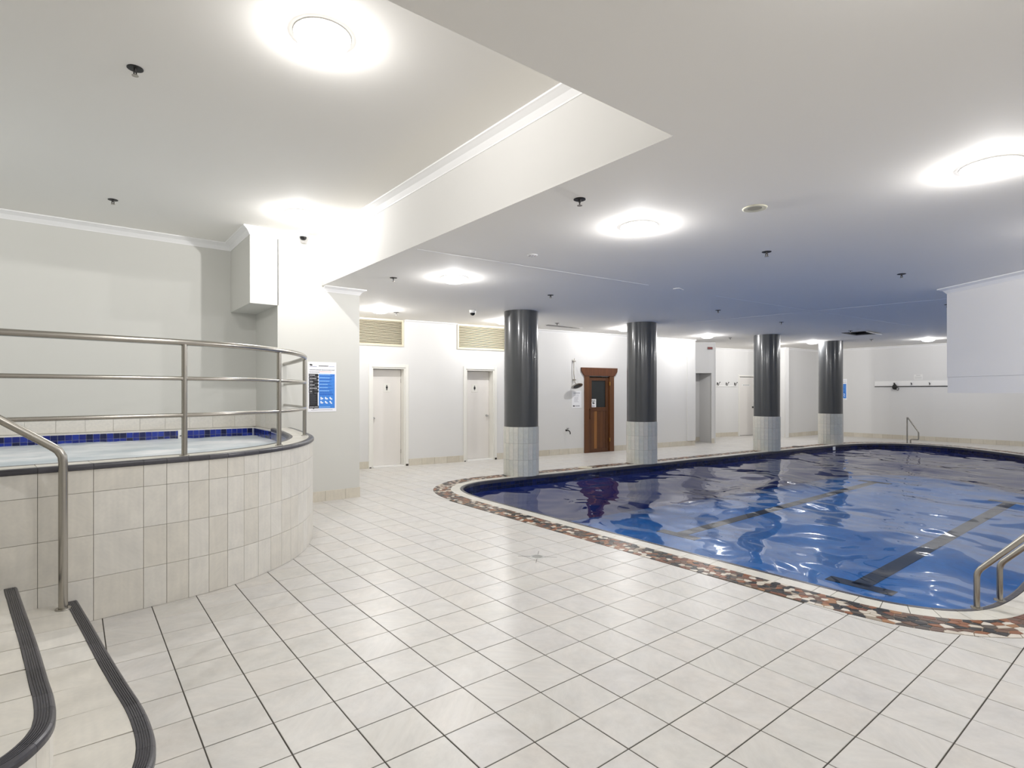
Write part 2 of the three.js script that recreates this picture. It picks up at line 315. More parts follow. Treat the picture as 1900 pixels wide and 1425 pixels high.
const wallHook = holedWall('wall_hook', 'white far wall with coat hooks and a door', HA, HB, 0, LOW, 0.2, [[2.16, 0, 2.98, 2.17]], M.wall);
{ // wall end beside the third column, with a dark passage in its side
  const w = holedWall('wall_passage', 'white wall end with a passage opening', [20.27, -10.62], [19.62, -9.3], 0, LOW, 0.14, [[0.25, 0, 1.35, 2.2]], M.wall);
}
struct('wall_end', prism([[19.62, -9.33], [22.1, -9.2], [22.1, -11.5], [21.9, -11.5], [21.9, -9.42], [19.64, -9.5]], 0, LOW), M.wall, 'short white wall between the passage and the pool end wall', 'wall');
const RA = [22, -9.3];
struct('wall_right', box(0.2, LOW, ZN + 9.4, 22.1, LOW / 2, (ZN - 9.4) / 2), M.wall, 'white wall at the far end of the pool', 'wall');
struct('wall_outer', box(X1 - X0 + 0.4, HIGH, 0.15, (X0 + X1) / 2, HIGH / 2, ZB - 0.0), M.concrete, 'outer wall behind the doors', 'wall');
{ // hanging bulkhead over the near side of the pool
  const w = structGroup('wall_bulkhead', 'hanging pale grey bulkhead above the water on the right', 'wall');
  const A = [10.33, -2.48], foot = [A, [7.02, 2.29], [12.6, 2.29], [13.1, -0.55]];
  part(w, 'bulkhead_face', prism(foot, 1.83, LOW), M.bulkhead);
  part(w, 'lower_panel', prism(insetPoly(area2(foot) > 0 ? [...foot].reverse() : foot, 0.006), 1.592, 1.829), M.bulkhead);
}
// cornices: a coved profile mitred along a polyline; the room lies to the left of the walk when side = 1
function cornice(name, label, pts, y, side, size = 0.085) {
  const n = pts.length, nm = [], prof = [[0, -size], [0.006, -size], [0.01, -size * 0.88], [size * 0.42, -size * 0.46], [size * 0.86, -0.02], [size, -0.014], [size, 0], [0, 0]];
  const seg = []; for (let i = 0; i < n - 1; i++) { const d = sub2(pts[i + 1], pts[i]), l = Math.hypot(...d); seg.push([d[1] / l * side, -d[0] / l * side]); }
  for (let i = 0; i < n; i++) { const a = seg[Math.max(0, i - 1)], b = seg[Math.min(n - 2, i)], k = 1 + a[0] * b[0] + a[1] * b[1]; nm.push([(a[0] + b[0]) / k, (a[1] + b[1]) / k]); }
  const pos = [];
  for (let i = 0; i < n - 1; i++) for (let j = 0; j < prof.length; j++) {
    const P = (q, k) => [pts[q][0] + nm[q][0] * prof[k][0], y + prof[k][1], pts[q][1] + nm[q][1] * prof[k][0]], k = (j + 1) % prof.length;
    const a = P(i, j), b = P(i + 1, j), c = P(i + 1, k), d = P(i, k); pos.push(...a, ...b, ...c, ...a, ...c, ...d);
  }
  for (const q of [0, n - 1]) for (const t of THREE.ShapeUtils.triangulateShape(prof.map(p => new THREE.Vector2(...p)), [])) for (const k of t) pos.push(pts[q][0] + nm[q][0] * prof[k][0], y + prof[k][1], pts[q][1] + nm[q][1] * prof[k][0]);
  const g = new THREE.BufferGeometry(); g.setAttribute('position', new THREE.Float32BufferAttribute(pos, 3)); g.setAttribute('uv', new THREE.Float32BufferAttribute(new Float32Array(pos.length / 3 * 2), 2)); g.computeVertexNormals();
  return struct(name, g, M.cornice, label, 'cornice');
}
cornice('trim_1', 'white cove cornice around the raised ceiling', [[X0, -9.28], [1.89, -9.28], [1.89, -8.12], [2.87, -8.12], [2.87, -2.04]], HIGH, -1, 0.1);
cornice('trim_2', 'short white cornice on the pillar wall under the low ceiling', [[2.89, -8.12], [3.45, -8.12], [3.45, -11.1]], LOW, -1, 0.085);
{ const p = s => { const q = onDoorWall(s, 0); return [q[0], q[2]]; };
  cornice('trim_3', 'white cornice between the two louvres', [p(1.06), p(2.3)], LOW, -1, 0.07);
  cornice('trim_4', 'white cornice along the sauna wall', [p(3.66), p(10.19)], LOW, -1, 0.07); }
cornice('trim_5', 'white cornice on the pool end walls', [[19.62, -9.33], [22, -9.2], [22, ZN]], LOW, -1, 0.07);
cornice('trim_6', 'white cornice at the top of the hanging bulkhead', [[13.1, -0.55], [10.33, -2.48], [7.02, 2.29]], LOW, -1, 0.085);
cornice('trim_7', 'white cornice above the coat hook wall', [HA, HB], LOW, -1, 0.07);

// baseboard tiles, each its own piece, laid along a wall line
function baseboard(name, label, pts, side, h = 0.145, skip = [], pitch = 0.302, start = 0) {
  const g = structGroup(name, label, 'baseboard');
  for (let i = 0; i < pts.length - 1; i++) {
    const a = pts[i], d = sub2(pts[i + 1], a), L = Math.hypot(...d), u = [d[0] / L, d[1] / L], n = [u[1] * side, -u[0] * side];
    const at = (s, o) => [a[0] + u[0] * s + n[0] * o, a[1] + u[1] * s + n[1] * o];
    const runs = []; let from = 0; for (const [p, q] of skip.filter(k => k[2] === i || k[2] === undefined)) { runs.push([from, p]); from = q; } runs.push([from, L]);
    for (const [f, t] of runs) for (let s = f - start; s < t - 0.01; s += pitch) { const s0 = Math.max(f, s), s1 = Math.min(t, s + pitch - 0.004); if (s1 - s0 < 0.02) continue;
      part(g, 'baseboard_tile', prism([at(s0, 0), at(s1, 0), at(s1, 0.011), at(s0, 0.011)], 0, h, 0.0015, [s0 * 1.3, i]), M.base[Math.floor(rnd() * 3)]); }
    const o = at(L / 2, 0.003); const b = part(g, 'joint_backing', new THREE.BoxGeometry(L - 0.01, h - 0.004, 0.005), M.groutLight); b.position.set(o[0], (h - 0.004) / 2, o[1]); b.rotation.y = Math.atan2(-u[1], u[0]);
    if (skip.length) b.scale.x = 0.0001 + 0, g.remove(b);
  }
  return g;
}
{ const p = s => { const q = onDoorWall(s, 0); return [q[0], q[2]]; };
  baseboard('baseboard_back', 'beige tile skirting along the changing room and sauna wall', [p(-0.9), p(10.19)], -1, 0.145, [[0.284 + 0.9, 1.168 + 0.9], [2.489 + 0.9, 3.37 + 0.9], [5.96 + 0.9, 7.02 + 0.9]]); }
baseboard('baseboard_pillar', 'beige tile skirting on the pillar wall', [[2.44, -8.12], [3.45, -8.12], [3.45, -10.9]], -1, 0.15, [], 0.302, 0.12);
baseboard('baseboard_right', 'beige tile skirting on the pool end walls', [[19.62, -9.33], [22, -9.2], [22, ZN]], -1, 0.145);
baseboard('baseboard_hook', 'beige tile skirting under the coat hooks', [HA, HB], -1, 0.145, [[2.08, 3.06]]);
baseboard('baseboard_niche', 'beige tile skirting at the wall niche', [NA, NB], -1, 0.145, [[0.63, 1.12]]);
{ const g = structGroup('baseboard_recess', 'beige tile skirting inside the wall niche', 'baseboard', [NA[0], 0, NA[1]], Math.atan2(-(NB[1] - NA[1]), NB[0] - NA[0]));
  part(g, 'baseboard_tile', box(0.24, 0.145, 0.012, 0.75, 0.0725, -0.544), M.base[0]); part(g, 'baseboard_tile', box(0.24, 0.145, 0.012, 1.0, 0.0725, -0.544), M.base[1]); }

// ---------------------------------------------------------------- swimming pool
const WATER = -0.135, POOL_DEEP = -0.98;
{
  const t = thing('swimming_pool', 'large blue tiled swimming pool with rounded corners and a stone mosaic border', 'pool');
  const inner = pool.outline(-0.05, 0.06);
  const wallPos = []; for (let i = 0; i < inner.length; i++) { const a = inner[i], b = inner[(i + 1) % inner.length]; const A = [a[0], POOL_DEEP, a[1]], B = [b[0], POOL_DEEP, b[1]], C = [b[0], -0.16, b[1]], D = [a[0], -0.16, a[1]]; wallPos.push(...A, ...B, ...C, ...A, ...C, ...D); }
  const wg = new THREE.BufferGeometry(); wg.setAttribute('position', new THREE.Float32BufferAttribute(wallPos, 3)); wg.setAttribute('uv', new THREE.Float32BufferAttribute(new Float32Array(wallPos.length / 3 * 2), 2)); wg.computeVertexNormals();
  part(t, 'basin_wall', wg, M.poolWall, 'deep blue pool wall');
  part(t, 'basin_floor', prism(pool.outline(0.0, 0.1), POOL_DEEP - 0.15, POOL_DEEP, 0, [0, 0], 0.35), M.poolFloor, 'blue pool floor');
  for (const [z, x0, x1] of [[-2.92, 8.25, 17.2], [-6.0, 8.6, 18.0]]) part(t, 'lane_line', merge([box(x1 - x0, 0.006, 0.22, (x0 + x1) / 2, POOL_DEEP + 0.003, z), box(0.22, 0.006, 0.8, x0, POOL_DEEP + 0.003, z), box(0.22, 0.006, 0.8, x1, POOL_DEEP + 0.003, z)]), M.lane, 'black lane line with a T end');
  // coping and dark bullnose pieces; shorter ones where the edge bends
  const cuts = []; let s = 0.04; while (s < pool.L - 0.02) { cuts.push(s); s += pool.bend(s) > 0.06 ? 0.156 : 0.302; } cuts.push(pool.L + 0.04);
  for (let i = 0; i < cuts.length - 1; i++) {
    const g = 0.002, m = pool.at((cuts[i] + cuts[i + 1]) / 2, 0.08);
    part(t, 'coping_tile', stripPiece(pool, cuts[i] + g, cuts[i + 1] - g, 0.002, COPE, -0.012, 0.002, 0.0015, 3), M.coping[Math.floor(rnd() * 3)]);
    const R = 0.02, prof = [[-0.001, -0.012], [-0.001, 0.003]]; for (let k = 0; k <= 5; k++) { const a = k / 5 * Math.PI / 2; prof.push([-0.055 + R - R * Math.sin(a) - 0.0, 0.003 - R + R * Math.cos(a)]); } prof.push([-0.055, -0.055], [-0.045, -0.055], [-0.045, -0.012]);
    part(t, 'nosing_tile', sweep(pool, cuts[i] + g * 0.6, cuts[i + 1] - g * 0.6, prof, 3), M.nosing[Math.floor(rnd() * 3)]);
  }
  // waterline tiles under the nosing
  const band = M.poolBand.map(() => []); const n = Math.floor(pool.L / 0.1), st = pool.L / n;
  for (let i = 0; i < n; i++) for (let r = 0; r < 2; r++) { const y1 = -0.057 - r * 0.062; band[Math.floor(rnd() * 3)].push(stripPiece(pool, i * st + 0.002, (i + 1) * st - 0.002, -0.052, -0.042, y1 - 0.058, y1, 0, 1)); }
  const bo = part(t, 'waterline_tiles', mergeGeometries(band.map(b => mergeGeometries(b)), true), M.poolBand, 'navy waterline tiles'); bo.userData.kind = 'stuff';
  part(t, 'waterline_joints', (() => { const o = []; for (let i = 0; i < n; i++) o.push(stripPiece(pool, i * st, (i + 1) * st, -0.0495, -0.046, -0.185, -0.056, 0, 1)); return mergeGeometries(o); })(), mat(0x39415f, 0.8));
  // crazy mosaic of stone chips
  const chips = [], rows = 6, W = BAND - 0.004, cw = 0.056, nc = Math.floor(pool.L / cw), cl = pool.L / nc, seeds = [];
  for (let i = 0; i < nc; i++) { seeds.push([]); for (let r = 0; r < rows; r++) seeds[i].push([(i + 0.5 + (r % 2 ? 0.25 : -0.25) + rr(-0.36, 0.36)) * cl, (r + 0.5 + rr(-0.34, 0.34)) * W / rows]); }
  for (let i = 0; i < nc; i++) for (let r = 0; r < rows; r++) {
    const c = seeds[i][r]; let poly = [[c[0] - 2 * cl, 0], [c[0] + 2 * cl, 0], [c[0] + 2 * cl, W], [c[0] - 2 * cl, W]];
    for (let a = -2; a <= 2; a++) for (let b = 0; b < rows; b++) {
      if (!a && b === r) continue; const q = [...seeds[(i + a + nc) % nc][b]]; if (q[0] - c[0] > pool.L / 2) q[0] -= pool.L; if (c[0] - q[0] > pool.L / 2) q[0] += pool.L;
      const mx = (c[0] + q[0]) / 2, mz = (c[1] + q[1]) / 2, nx = q[0] - c[0], nz = q[1] - c[1], l = Math.hypot(nx, nz), f = p => ((p[0] - mx) * nx + (p[1] - mz) * nz) / l + 0.0022, out = [];
      for (let k = 0; k < poly.length; k++) { const p = poly[k], w = poly[(k + 1) % poly.length], fp = f(p), fw = f(w); if (fp <= 0) out.push(p); if ((fp < 0) !== (fw < 0)) { const u = fp / (fp - fw); out.push([p[0] + (w[0] - p[0]) * u, p[1] + (w[1] - p[1]) * u]); } }
      poly = out; if (poly.length < 3) break;
    }
    if (poly.length < 3 || Math.abs(area2(poly)) < 0.00015) continue;
    const world = poly.map(p => pool.at(p[0], COPE + 0.003 + p[1])), m = pool.at(c[0], COPE + c[1]);
    if (columns.some(k => Math.hypot(k[0] - m[0], k[1] - m[1]) < 0.33)) continue;
    const [px, py, Z] = project(m[0], 0, m[1]), seen = Z > 0.3 && px > -20 && px < 1930 && py < 1440;
    chips.push({ world, size: seen ? Math.abs(area2(poly)) / Z ** 3 : 0 });
  }
  chips.sort((a, b) => b.size - a.size);
  const band2 = part(t, 'mosaic_bed', (() => { const o = []; for (let i = 0; i < nc; i++) o.push(stripPiece(pool, i * cl, (i + 1) * cl, COPE, COPE + BAND, -0.012, -0.0012, 0, 1)); return mergeGeometries(o); })(), mat(0x9b8f80, 0.9), 'stone chip mosaic border'); 
  const left = M.mosaic.map(() => []), weights = [0, 0, 0, 1, 1, 2, 2, 3, 3, 4, 5, 5, 6, 7, 7, 8, 9, 9];
  chips.forEach((c, i) => { const g = prism(c.world, -0.01, rr(0.0008, 0.0022), 0), k = weights[Math.floor(rnd() * weights.length)]; if (i < 300 && c.size > 0) part(band2, 'stone_chip', g, M.mosaic[k]); else left[k].push(g); });
  const lo = part(t, 'far_stone_chips', mergeGeometries(left.map(l => mergeGeometries(l)), true), M.mosaic); lo.userData.kind = 'stuff';
  // white depth plate on the waterline below the fourth column
  const ds = pool.nearest(17.9, -7.1), d0 = pool.at(ds, -0.058), d1 = pool.at(ds + 0.1, -0.058), dp = part(t, 'depth_plate', box(0.13, 0.11, 0.006), M.white, 'white depth plate on the waterline'); dp.position.set(d0[0], -0.085, d0[1]); dp.rotation.y = -Math.atan2(d1[1] - d0[1], d1[0] - d0[0]);
}
{ // water surface with gentle ripples
  const x0 = 4.7, x1 = 20.5, z0 = -8.4, z1 = -0.8, st = 0.045, nx = Math.ceil((x1 - x0) / st), nz = Math.ceil((z1 - z0) / st), edge = pool.outline(-0.03, 0.08);
  const waves = []; for (let i = 0; i < 26; i++) { const lam = 0.2 * Math.pow(11, i / 25) * rr(0.85, 1.15), th = rr(-0.9, 0.9) + (i % 3 === 0 ? 1.3 : 0.35), k = 2 * Math.PI / lam; waves.push([k * Math.cos(th), k * Math.sin(th), rr(0, 6.28), 0.03 * Math.pow(lam, 0.55) / k]); }
  const hgt = (x, z) => { const wx = x + 0.25 * noise.noise(x * 0.6, z * 0.6, 3), wz = z + 0.25 * noise.noise(x * 0.6, z * 0.6, 9); const amp = 0.75 + 0.6 * noise.noise(x * 0.35, z * 0.35, 1); let h = 0; for (const [a, b, p, m] of waves) h += m * Math.sin(a * wx + b * wz + p); return h * amp + 0.0022 * noise.noise(x * 2.2, z * 2.2, 5); };
  const pos = [], idx = [], id = new Map(), on = (i, j) => { const k = i * 5000 + j; if (!id.has(k)) { const x = x0 + i * st, z = z0 + j * st; id.set(k, pos.length / 3); pos.push(x, WATER + hgt(x, z), z); } return id.get(k); };
  const inb = []; for (let i = 0; i <= nx; i++) { inb.push([]); for (let j = 0; j <= nz; j++) inb[i].push(inside(edge, x0 + i * st, z0 + j * st)); }
  for (let i = 0; i < nx; i++) for (let j = 0; j < nz; j++) if (inb[i][j] || inb[i + 1][j] || inb[i][j + 1] || inb[i + 1][j + 1]) { const a = on(i, j), b = on(i + 1, j), c = on(i + 1, j + 1), d = on(i, j + 1); idx.push(a, d, b, b, d, c); }
  const g = new THREE.BufferGeometry(); g.setAttribute('position', new THREE.Float32BufferAttribute(pos, 3)); g.setIndex(idx); g.computeVertexNormals();
  const w = new THREE.Mesh(g, new THREE.MeshPhysicalMaterial({ color: 0xe8f2ff, roughness: 0.025, transmission: 1, thickness: 0, ior: 1.34 })); w.name = 'pool_water'; w.receiveShadow = true; scene.add(w);
  tag(w, 'rippled clear blue water filling the swimming pool', 'water', null, 'stuff');
}

// ---------------------------------------------------------------- columns
const colLabels = ['dark grey round column with tiled foot, nearest of the four at the pool tip', 'dark grey round column with tiled foot beside the wooden sauna door', 'dark grey round column with tiled foot in front of the far white door', 'dark grey round column with tiled foot, farthest away beside a blue poster'];
columns.forEach(([x, z], ci) => {
  const t = thing('round_column', colLabels[ci], 'column', [x, 0, z], 0.07 * ci, 'round columns along the pool');
  part(t, 'shaft', cyl(0.333, 0.333, LOW - 0.93, 0, (LOW + 0.93) / 2, 0, 72), M.columnPaint, 'glossy dark grey shaft');
  part(t, 'tile_bed', cyl(0.338, 0.338, 0.94, 0, 0.47, 0, 44), M.groutLight);
  const n = 22, R = 0.346, unit = [0, 1, 2].map(v => mapGeo(prism(rect(0.0016, -0.155, 2 * Math.PI * R / n - 0.0016, 0.155), 0, 0.01, 0.0015, [v * 0.4, v], 1), (a, b, c) => { const k = a / R, q = R - 0.01 + b; return [q * Math.sin(k), -c, q * Math.cos(k)]; }));
  for (let r = 0; r < 3; r++) for (let k = 0; k < n; k++) { const o = part(t, 'column_tile', unit[Math.floor(rnd() * 3)], M.columnTile[Math.floor(rnd() * 4)]); o.position.y = 0.157 + r * 0.3135; o.rotation.y = k / n * Math.PI * 2; }
});

// ---------------------------------------------------------------- spa
const SPA_BACK = -9.12;
{
  const t = thing('spa_tub', 'raised curved spa tub clad in beige tiles with blue mosaic inside', 'spa');
  const band = (o0, o1, y0, y1, m, name, label) => { const a = spa.outline(o0, 0.08), b = spa.outline(o1, 0.08).reverse(); return part(t, name, prism([...a, ...b], y0, y1), m, label); };
  band(-0.009, -0.25, 0, RIM - 0.012, M.groutLight, 'tub_wall');
  const sA = spa.nearest(0.416, -4.925), cuts = []; for (let k = 11; k > 0; k--) cuts.push(sA - k * 0.3); for (let s = sA; s < spa.L; s += 0.151) cuts.push(s); cuts.push(spa.L);
  const rows = [[0, 0.302], [0.302, 0.604], [0.604, 0.906], [0.906, 1.066]];
  for (let i = 0; i < cuts.length - 1; i++) {
    const s0 = Math.max(0, cuts[i]), s1 = cuts[i + 1]; if (s1 - s0 < 0.02) continue;
    for (const [y0, y1] of rows) {
      const k = 3, uo = rnd() * 5; const g = mapGeo(prism(rect(s0 + 0.0012, y0 + 0.0012, s1 - 0.0012, y1 - 0.0012), 0, 0.01, 0.0012, [uo, uo * 1.7], 1), (a, b, c) => { const q = spa.at(a, b - 0.0095); return [q[0], c, q[1]]; });
      part(t, 'wall_tile', g, M.spaTile[Math.floor(rnd() * 4)]);
    }
    part(t, 'rim_tile', stripPiece(spa, s0 + 0.0015, s1 - 0.0015, -0.215, -0.045, RIM - 0.013, RIM - 0.001, 0.0012, 3), M.coping[Math.floor(rnd() * 3)]);
    const R = 0.022, prof = [[-0.044, RIM - 0.012], [-0.044, RIM]]; for (let k = 0; k <= 6; k++) { const a = k / 6 * Math.PI / 2; prof.push([0.012 - R + R * Math.sin(a), RIM - R + R * Math.cos(a)]); } prof.push([0.012, 1.068], [-0.01, 1.068]);
    part(t, 'nosing_tile', sweep(spa, s0 + 0.001, s1 - 0.001, prof, 3), M.nosing[Math.floor(rnd() * 3)], 'dark bullnose rim');
  }
  const innerProf = [[-0.262, RIM - 0.05], [-0.262, RIM - 0.012], [-0.25, RIM], [-0.216, RIM], [-0.216, RIM - 0.05]];
  part(t, 'inner_nosing', sweep(spa, 0, spa.L, innerProf, 160), M.nosing[0]);
  part(t, 'rim_backing', (() => { const a = spa.outline(-0.04, 0.08), b = spa.outline(-0.22, 0.08).reverse(); return prism([...a, ...b], RIM - 0.014, RIM - 0.004); })(), M.groutLight);
  // blue mosaic: the side wall follows the curve, the back wall is straight
  const blues = (s0, s1, fn, pitch, rowsN) => { const n = Math.floor((s1 - s0) / pitch); for (let i = 0; i < n; i++) for (let r = 0; r < rowsN; r++) part(t, 'blue_tile', fn(s0 + i * pitch + 0.0022, s0 + (i + 1) * pitch - 0.0022, RIM - 0.062 - (r + 1) * 0.072 + 0.0045, RIM - 0.062 - r * 0.072), M.spaBlue[Math.floor(rnd() * 6)]); };
  band(-0.249, -0.256, 0.4, RIM - 0.03, M.jointWhite, 'mosaic_bed');
  blues(spa.nearest(2.1, -6.2), spa.L - 0.02, (a, b, y0, y1) => stripPiece(spa, a, b, -0.262, -0.2555, y0, y1, 0, 1), 0.072, 3);
  part(t, 'ledge', box(5.7, 1.07, 0.154, X0 + 2.87, 0.535, -9.198), M.spaTile[2]);
  part(t, 'mosaic_bed', box(5.75, 0.6, 0.004, X0 + 2.85, 0.755, SPA_BACK + 0.002), M.jointWhite);
  blues(-3.46, 2.16, (a, b, y0, y1) => box(b - a, y1 - y0, 0.008, (a + b) / 2, (y0 + y1) / 2 + 0.012, SPA_BACK + 0.006), 0.072, 2);
  part(t, 'ledge', box(0.066, 1.07, 1.08, 2.214, 0.535, -8.715), M.spaTile[2]); part(t, 'mosaic_bed', box(0.004, 0.6, 0.98, 2.179, 0.755, -8.63), M.jointWhite);
  blues(-9.1, -8.16, (a, b, y0, y1) => box(0.008, y1 - y0, b - a, 2.174, (y0 + y1) / 2 + 0.012, (a + b) / 2), 0.072, 2);
  part(t, 'tub_floor', prism([...spa.outline(-0.2, 0.1), [2.2, SPA_BACK], [X0, SPA_BACK]], 0.3, 0.36), M.spaBed);
  const v = part(t, 'overflow_plate', rbox(0.075, 0.14, 0.012, 0.004, 1.21, 1.0, SPA_BACK + 0.014), M.white, 'white overflow plate'); part(v, 'slot', box(0.03, 0.012, 0.004, 1.21, 0.985, SPA_BACK + 0.022), M.darkMetal);
  // beige tile upstand on the walls above the ledge
  for (let x = -3.49; x < 2.2; x += 0.302) part(t, 'upstand_tile', box(Math.min(0.299, 2.245 - x), 0.2, 0.011, x + Math.min(0.299, 2.245 - x) / 2, 1.175, -9.274), M.spaTile[Math.floor(rnd() * 4)]);
  for (let k = 0; k < 4; k++) part(t, 'upstand_tile', box(0.011, 0.2, 0.285, 2.244, 1.175, -8.27 - k * 0.288), M.spaTile[Math.floor(rnd() * 4)]);
}
{ // foaming water
  const edge = [...spa.outline(-0.245, 0.1), [2.16, -9.13], [X0, -9.13]], st = 0.06, pos = [], uv = [], idx = [], id = new Map();
  const h = (x, z) => 0.948 + 0.010 * noise.noise(x * 3.2, z * 3.2, 2) + 0.006 * noise.noise(x * 8, z * 8, 6) + 0.003 * noise.noise(x * 19, z * 19, 8);
  const on = (i, j) => { const k = i * 999 + j; if (!id.has(k)) { id.set(k, pos.length / 3); const x = X0 + i * st, z = -9.18 + j * st; pos.push(x, h(x, z), z); uv.push((x + 3.55) / 6.4, (z + 9.3) / 6.4); } return id.get(k); };
  for (let i = 0; i < 97; i++) for (let j = 0; j < 78; j++) { let k = false; for (const [a, b] of [[0, 0], [1, 0], [1, 1], [0, 1]]) if (inside(edge, X0 + (i + a) * st, -9.18 + (j + b) * st)) k = true; if (k) { const a = on(i, j), b = on(i + 1, j), c = on(i + 1, j + 1), d = on(i, j + 1); idx.push(a, d, b, b, d, c); } }
  const g = new THREE.BufferGeometry(); g.setAttribute('position', new THREE.Float32BufferAttribute(pos, 3)); g.setAttribute('uv', new THREE.Float32BufferAttribute(uv, 2)); g.setIndex(idx); g.computeVertexNormals();
  const foam = noiseTexture(1024, (u, v) => { const X = u * 6, Z = v * 6; let f = noise.noise(X * 0.9, Z * 2.0, 4) * 0.75 + noise.noise(X * 2.6, Z * 4.6, 8) * 0.4 + noise.noise(X * 9, Z * 12, 3) * 0.2 + 0.5; f = Math.min(1, Math.max(0, f)); return [0.72 + 0.23 * f, 0.77 + 0.19 * f, 0.80 + 0.17 * f]; });
  const w = new THREE.Mesh(g, mat(0xffffff, 0.35, { map: foam })); w.name = 'spa_water'; w.castShadow = w.receiveShadow = true; scene.add(w); tag(w, 'white foaming water in the raised spa tub', 'water', null, 'stuff');
}
// steps beside the spa, with grooved dark nosings
{
  const t = thing('spa_steps', 'tiled steps with dark grooved nosings climbing beside the spa', 'steps');
  const NW = 0.062;
  steps.forEach((pl, i) => {
    const y1 = (i + 1) * RISE, out = pl.outline(-0.012, 0.06);
    part(t, 'step_core', prism([...out, [X0, -4.4], [-1.2, -4.69], [-0.37, -4.81]], 0, y1 - 0.011), M.groutLight);
    // tread tiles between this nosing and the next one
    const next = steps[i + 1], zs = []; for (let z = -4.95; z < -2.05; z += 0.3) zs.push(z + (i ? 0.07 : 0.0));
    const xa = (p, z, off) => { let s = 0, best = 9; for (let k = 0; k <= 240; k++) { const q = p.L * k / 240; const a = p.at(q, off); if (a[0] > -0.75 && Math.abs(a[1] - z) < best && q < p.nearest(...(i === 0 ? [0.19, -2.43] : i === 1 ? [-0.15, -2.575] : [-0.46, -2.87]))) { best = Math.abs(a[1] - z); s = q; } } return p.at(s, off); };
    for (let k = 0; k < zs.length - 1; k++) {
      const poly = [], za = zs[k] + 0.0022, zb = zs[k + 1] - 0.0022;
      for (let q = 0; q <= 4; q++) { const z = za + (zb - za) * q / 4, e = xa(pl, z, -NW); poly.push([e[0] - 0.001, z]); }
      const clip = p => { const s = pl.nearest(p[0], p[1]), a = pl.at(s, -NW - 0.001), b = pl.at(s, 0.5), d = (p[0] - a[0]) * (b[0] - a[0]) + (p[1] - a[1]) * (b[1] - a[1]); return d > 0 ? a : p; };
      for (let q = 4; q >= 0; q--) { const z = za + (zb - za) * q / 4, e = next ? xa(next, z, -0.02) : [-1.1, z]; poly.push([Math.min(e[0], poly[0][0] - 0.05), z]); }
      const cl = poly.map(clip); if (Math.abs(area2(cl)) > 0.004) part(t, 'tread_tile', prism(cl, y1 - 0.011, y1, 0, [rnd() * 4, rnd() * 4]), M.spaTile[Math.floor(rnd() * 4)]);
    }
    { const zr = -2.75; const p2 = []; for (let s = pl.nearest(...(i === 0 ? [0.08, -2.31] : i === 1 ? [-0.26, -2.5] : [-0.6, -2.78])); s < pl.L; s += 0.3) p2.push([s, Math.min(s + 0.298, pl.L)]);
      for (const [a, b] of p2) part(t, 'tread_tile', stripPiece(pl, a, b, -0.33, -NW - 0.001, y1 - 0.0115, y1 - 0.0005, 0, 2), M.spaTile[Math.floor(rnd() * 4)]); }
    if (i === 2) for (let x = X0; x < -1.12; x += 0.3) for (let z = -4.88; z < -3.05; z += 0.3) { const x1 = Math.min(x + 0.296, -1.103), q = rect(x + 0.002, z, x1, z + 0.296).map(c => [c[0], Math.max(c[1], -4.42 - 0.12 * (c[0] + 3.49) - 0.02 * 0)]); if (Math.abs(area2(q)) > 0.01) part(t, 'tread_tile', prism(q, y1 - 0.0105, y1 - 0.0008, 0, [rnd() * 4, rnd() * 4]), M.spaTile[Math.floor(rnd() * 4)]); }
    // riser tiles
    for (let s = 0; s < pl.L - 0.02; ) { const w = pl.bend(s) > 0.05 ? 0.1 : 0.302, e = Math.min(pl.L, s + w); part(t, 'riser_tile', stripPiece(pl, s + 0.001, e - 0.001, -0.013, -0.003, i * RISE, y1 - 0.03, 0, 3), M.spaTile[Math.floor(rnd() * 4)]); s = e; }
    // nosing pieces with five grooves and a rounded front
    const gr = [[-NW, y1 - 0.012], [-NW, y1 + 0.003]]; for (let k = 0; k < 5; k++) { const o = -NW + 0.005 + k * 0.0085; gr.push([o, y1 + 0.004], [o + 0.0045, y1 + 0.004], [o + 0.0055, y1 + 0.0008], [o + 0.0078, y1 + 0.0008]); }
    gr.push([-0.014, y1 + 0.004], [-0.006, y1 + 0.003], [0.001, y1 - 0.003], [0.005, y1 - 0.012], [0.005, y1 - 0.03], [-0.014, y1 - 0.03], [-0.014, y1 - 0.012]);
    for (let s = 0; s < pl.L - 0.02; ) { const w = pl.bend(s) > 0.05 ? 0.14 : 0.3, e = Math.min(pl.L, s + w); part(t, 'nosing_tile', sweep(pl, s + 0.0007, e - 0.0007, gr, 6), M.nosing[Math.floor(rnd() * 3)], 'dark grooved step nosing'); s = e; }
  });
}
{ // stair handrail
  const t = thing('stair_handrail', 'single stainless steel handrail rising with the spa steps', 'handrail', [-0.049, RISE, -4.735]);
  part(t, 'rail', pipe([[0, 0, 0], [0, 1.04, 0], [-0.32, 1.28, 0.05], [-1.6, 2.19, 0.24], [-1.75, 2.2, 0.26], [-1.75, 0.36, 0.26]], 0.026, 0.06, 20), M.steel);
  part(t, 'base_flange', cyl(0.042, 0.044, 0.006, 0, 0.0045, 0, 28), M.steel); part(t, 'base_flange', cyl(0.042, 0.044, 0.006, -1.75, 0.339, 0.26, 28), M.steel);
}
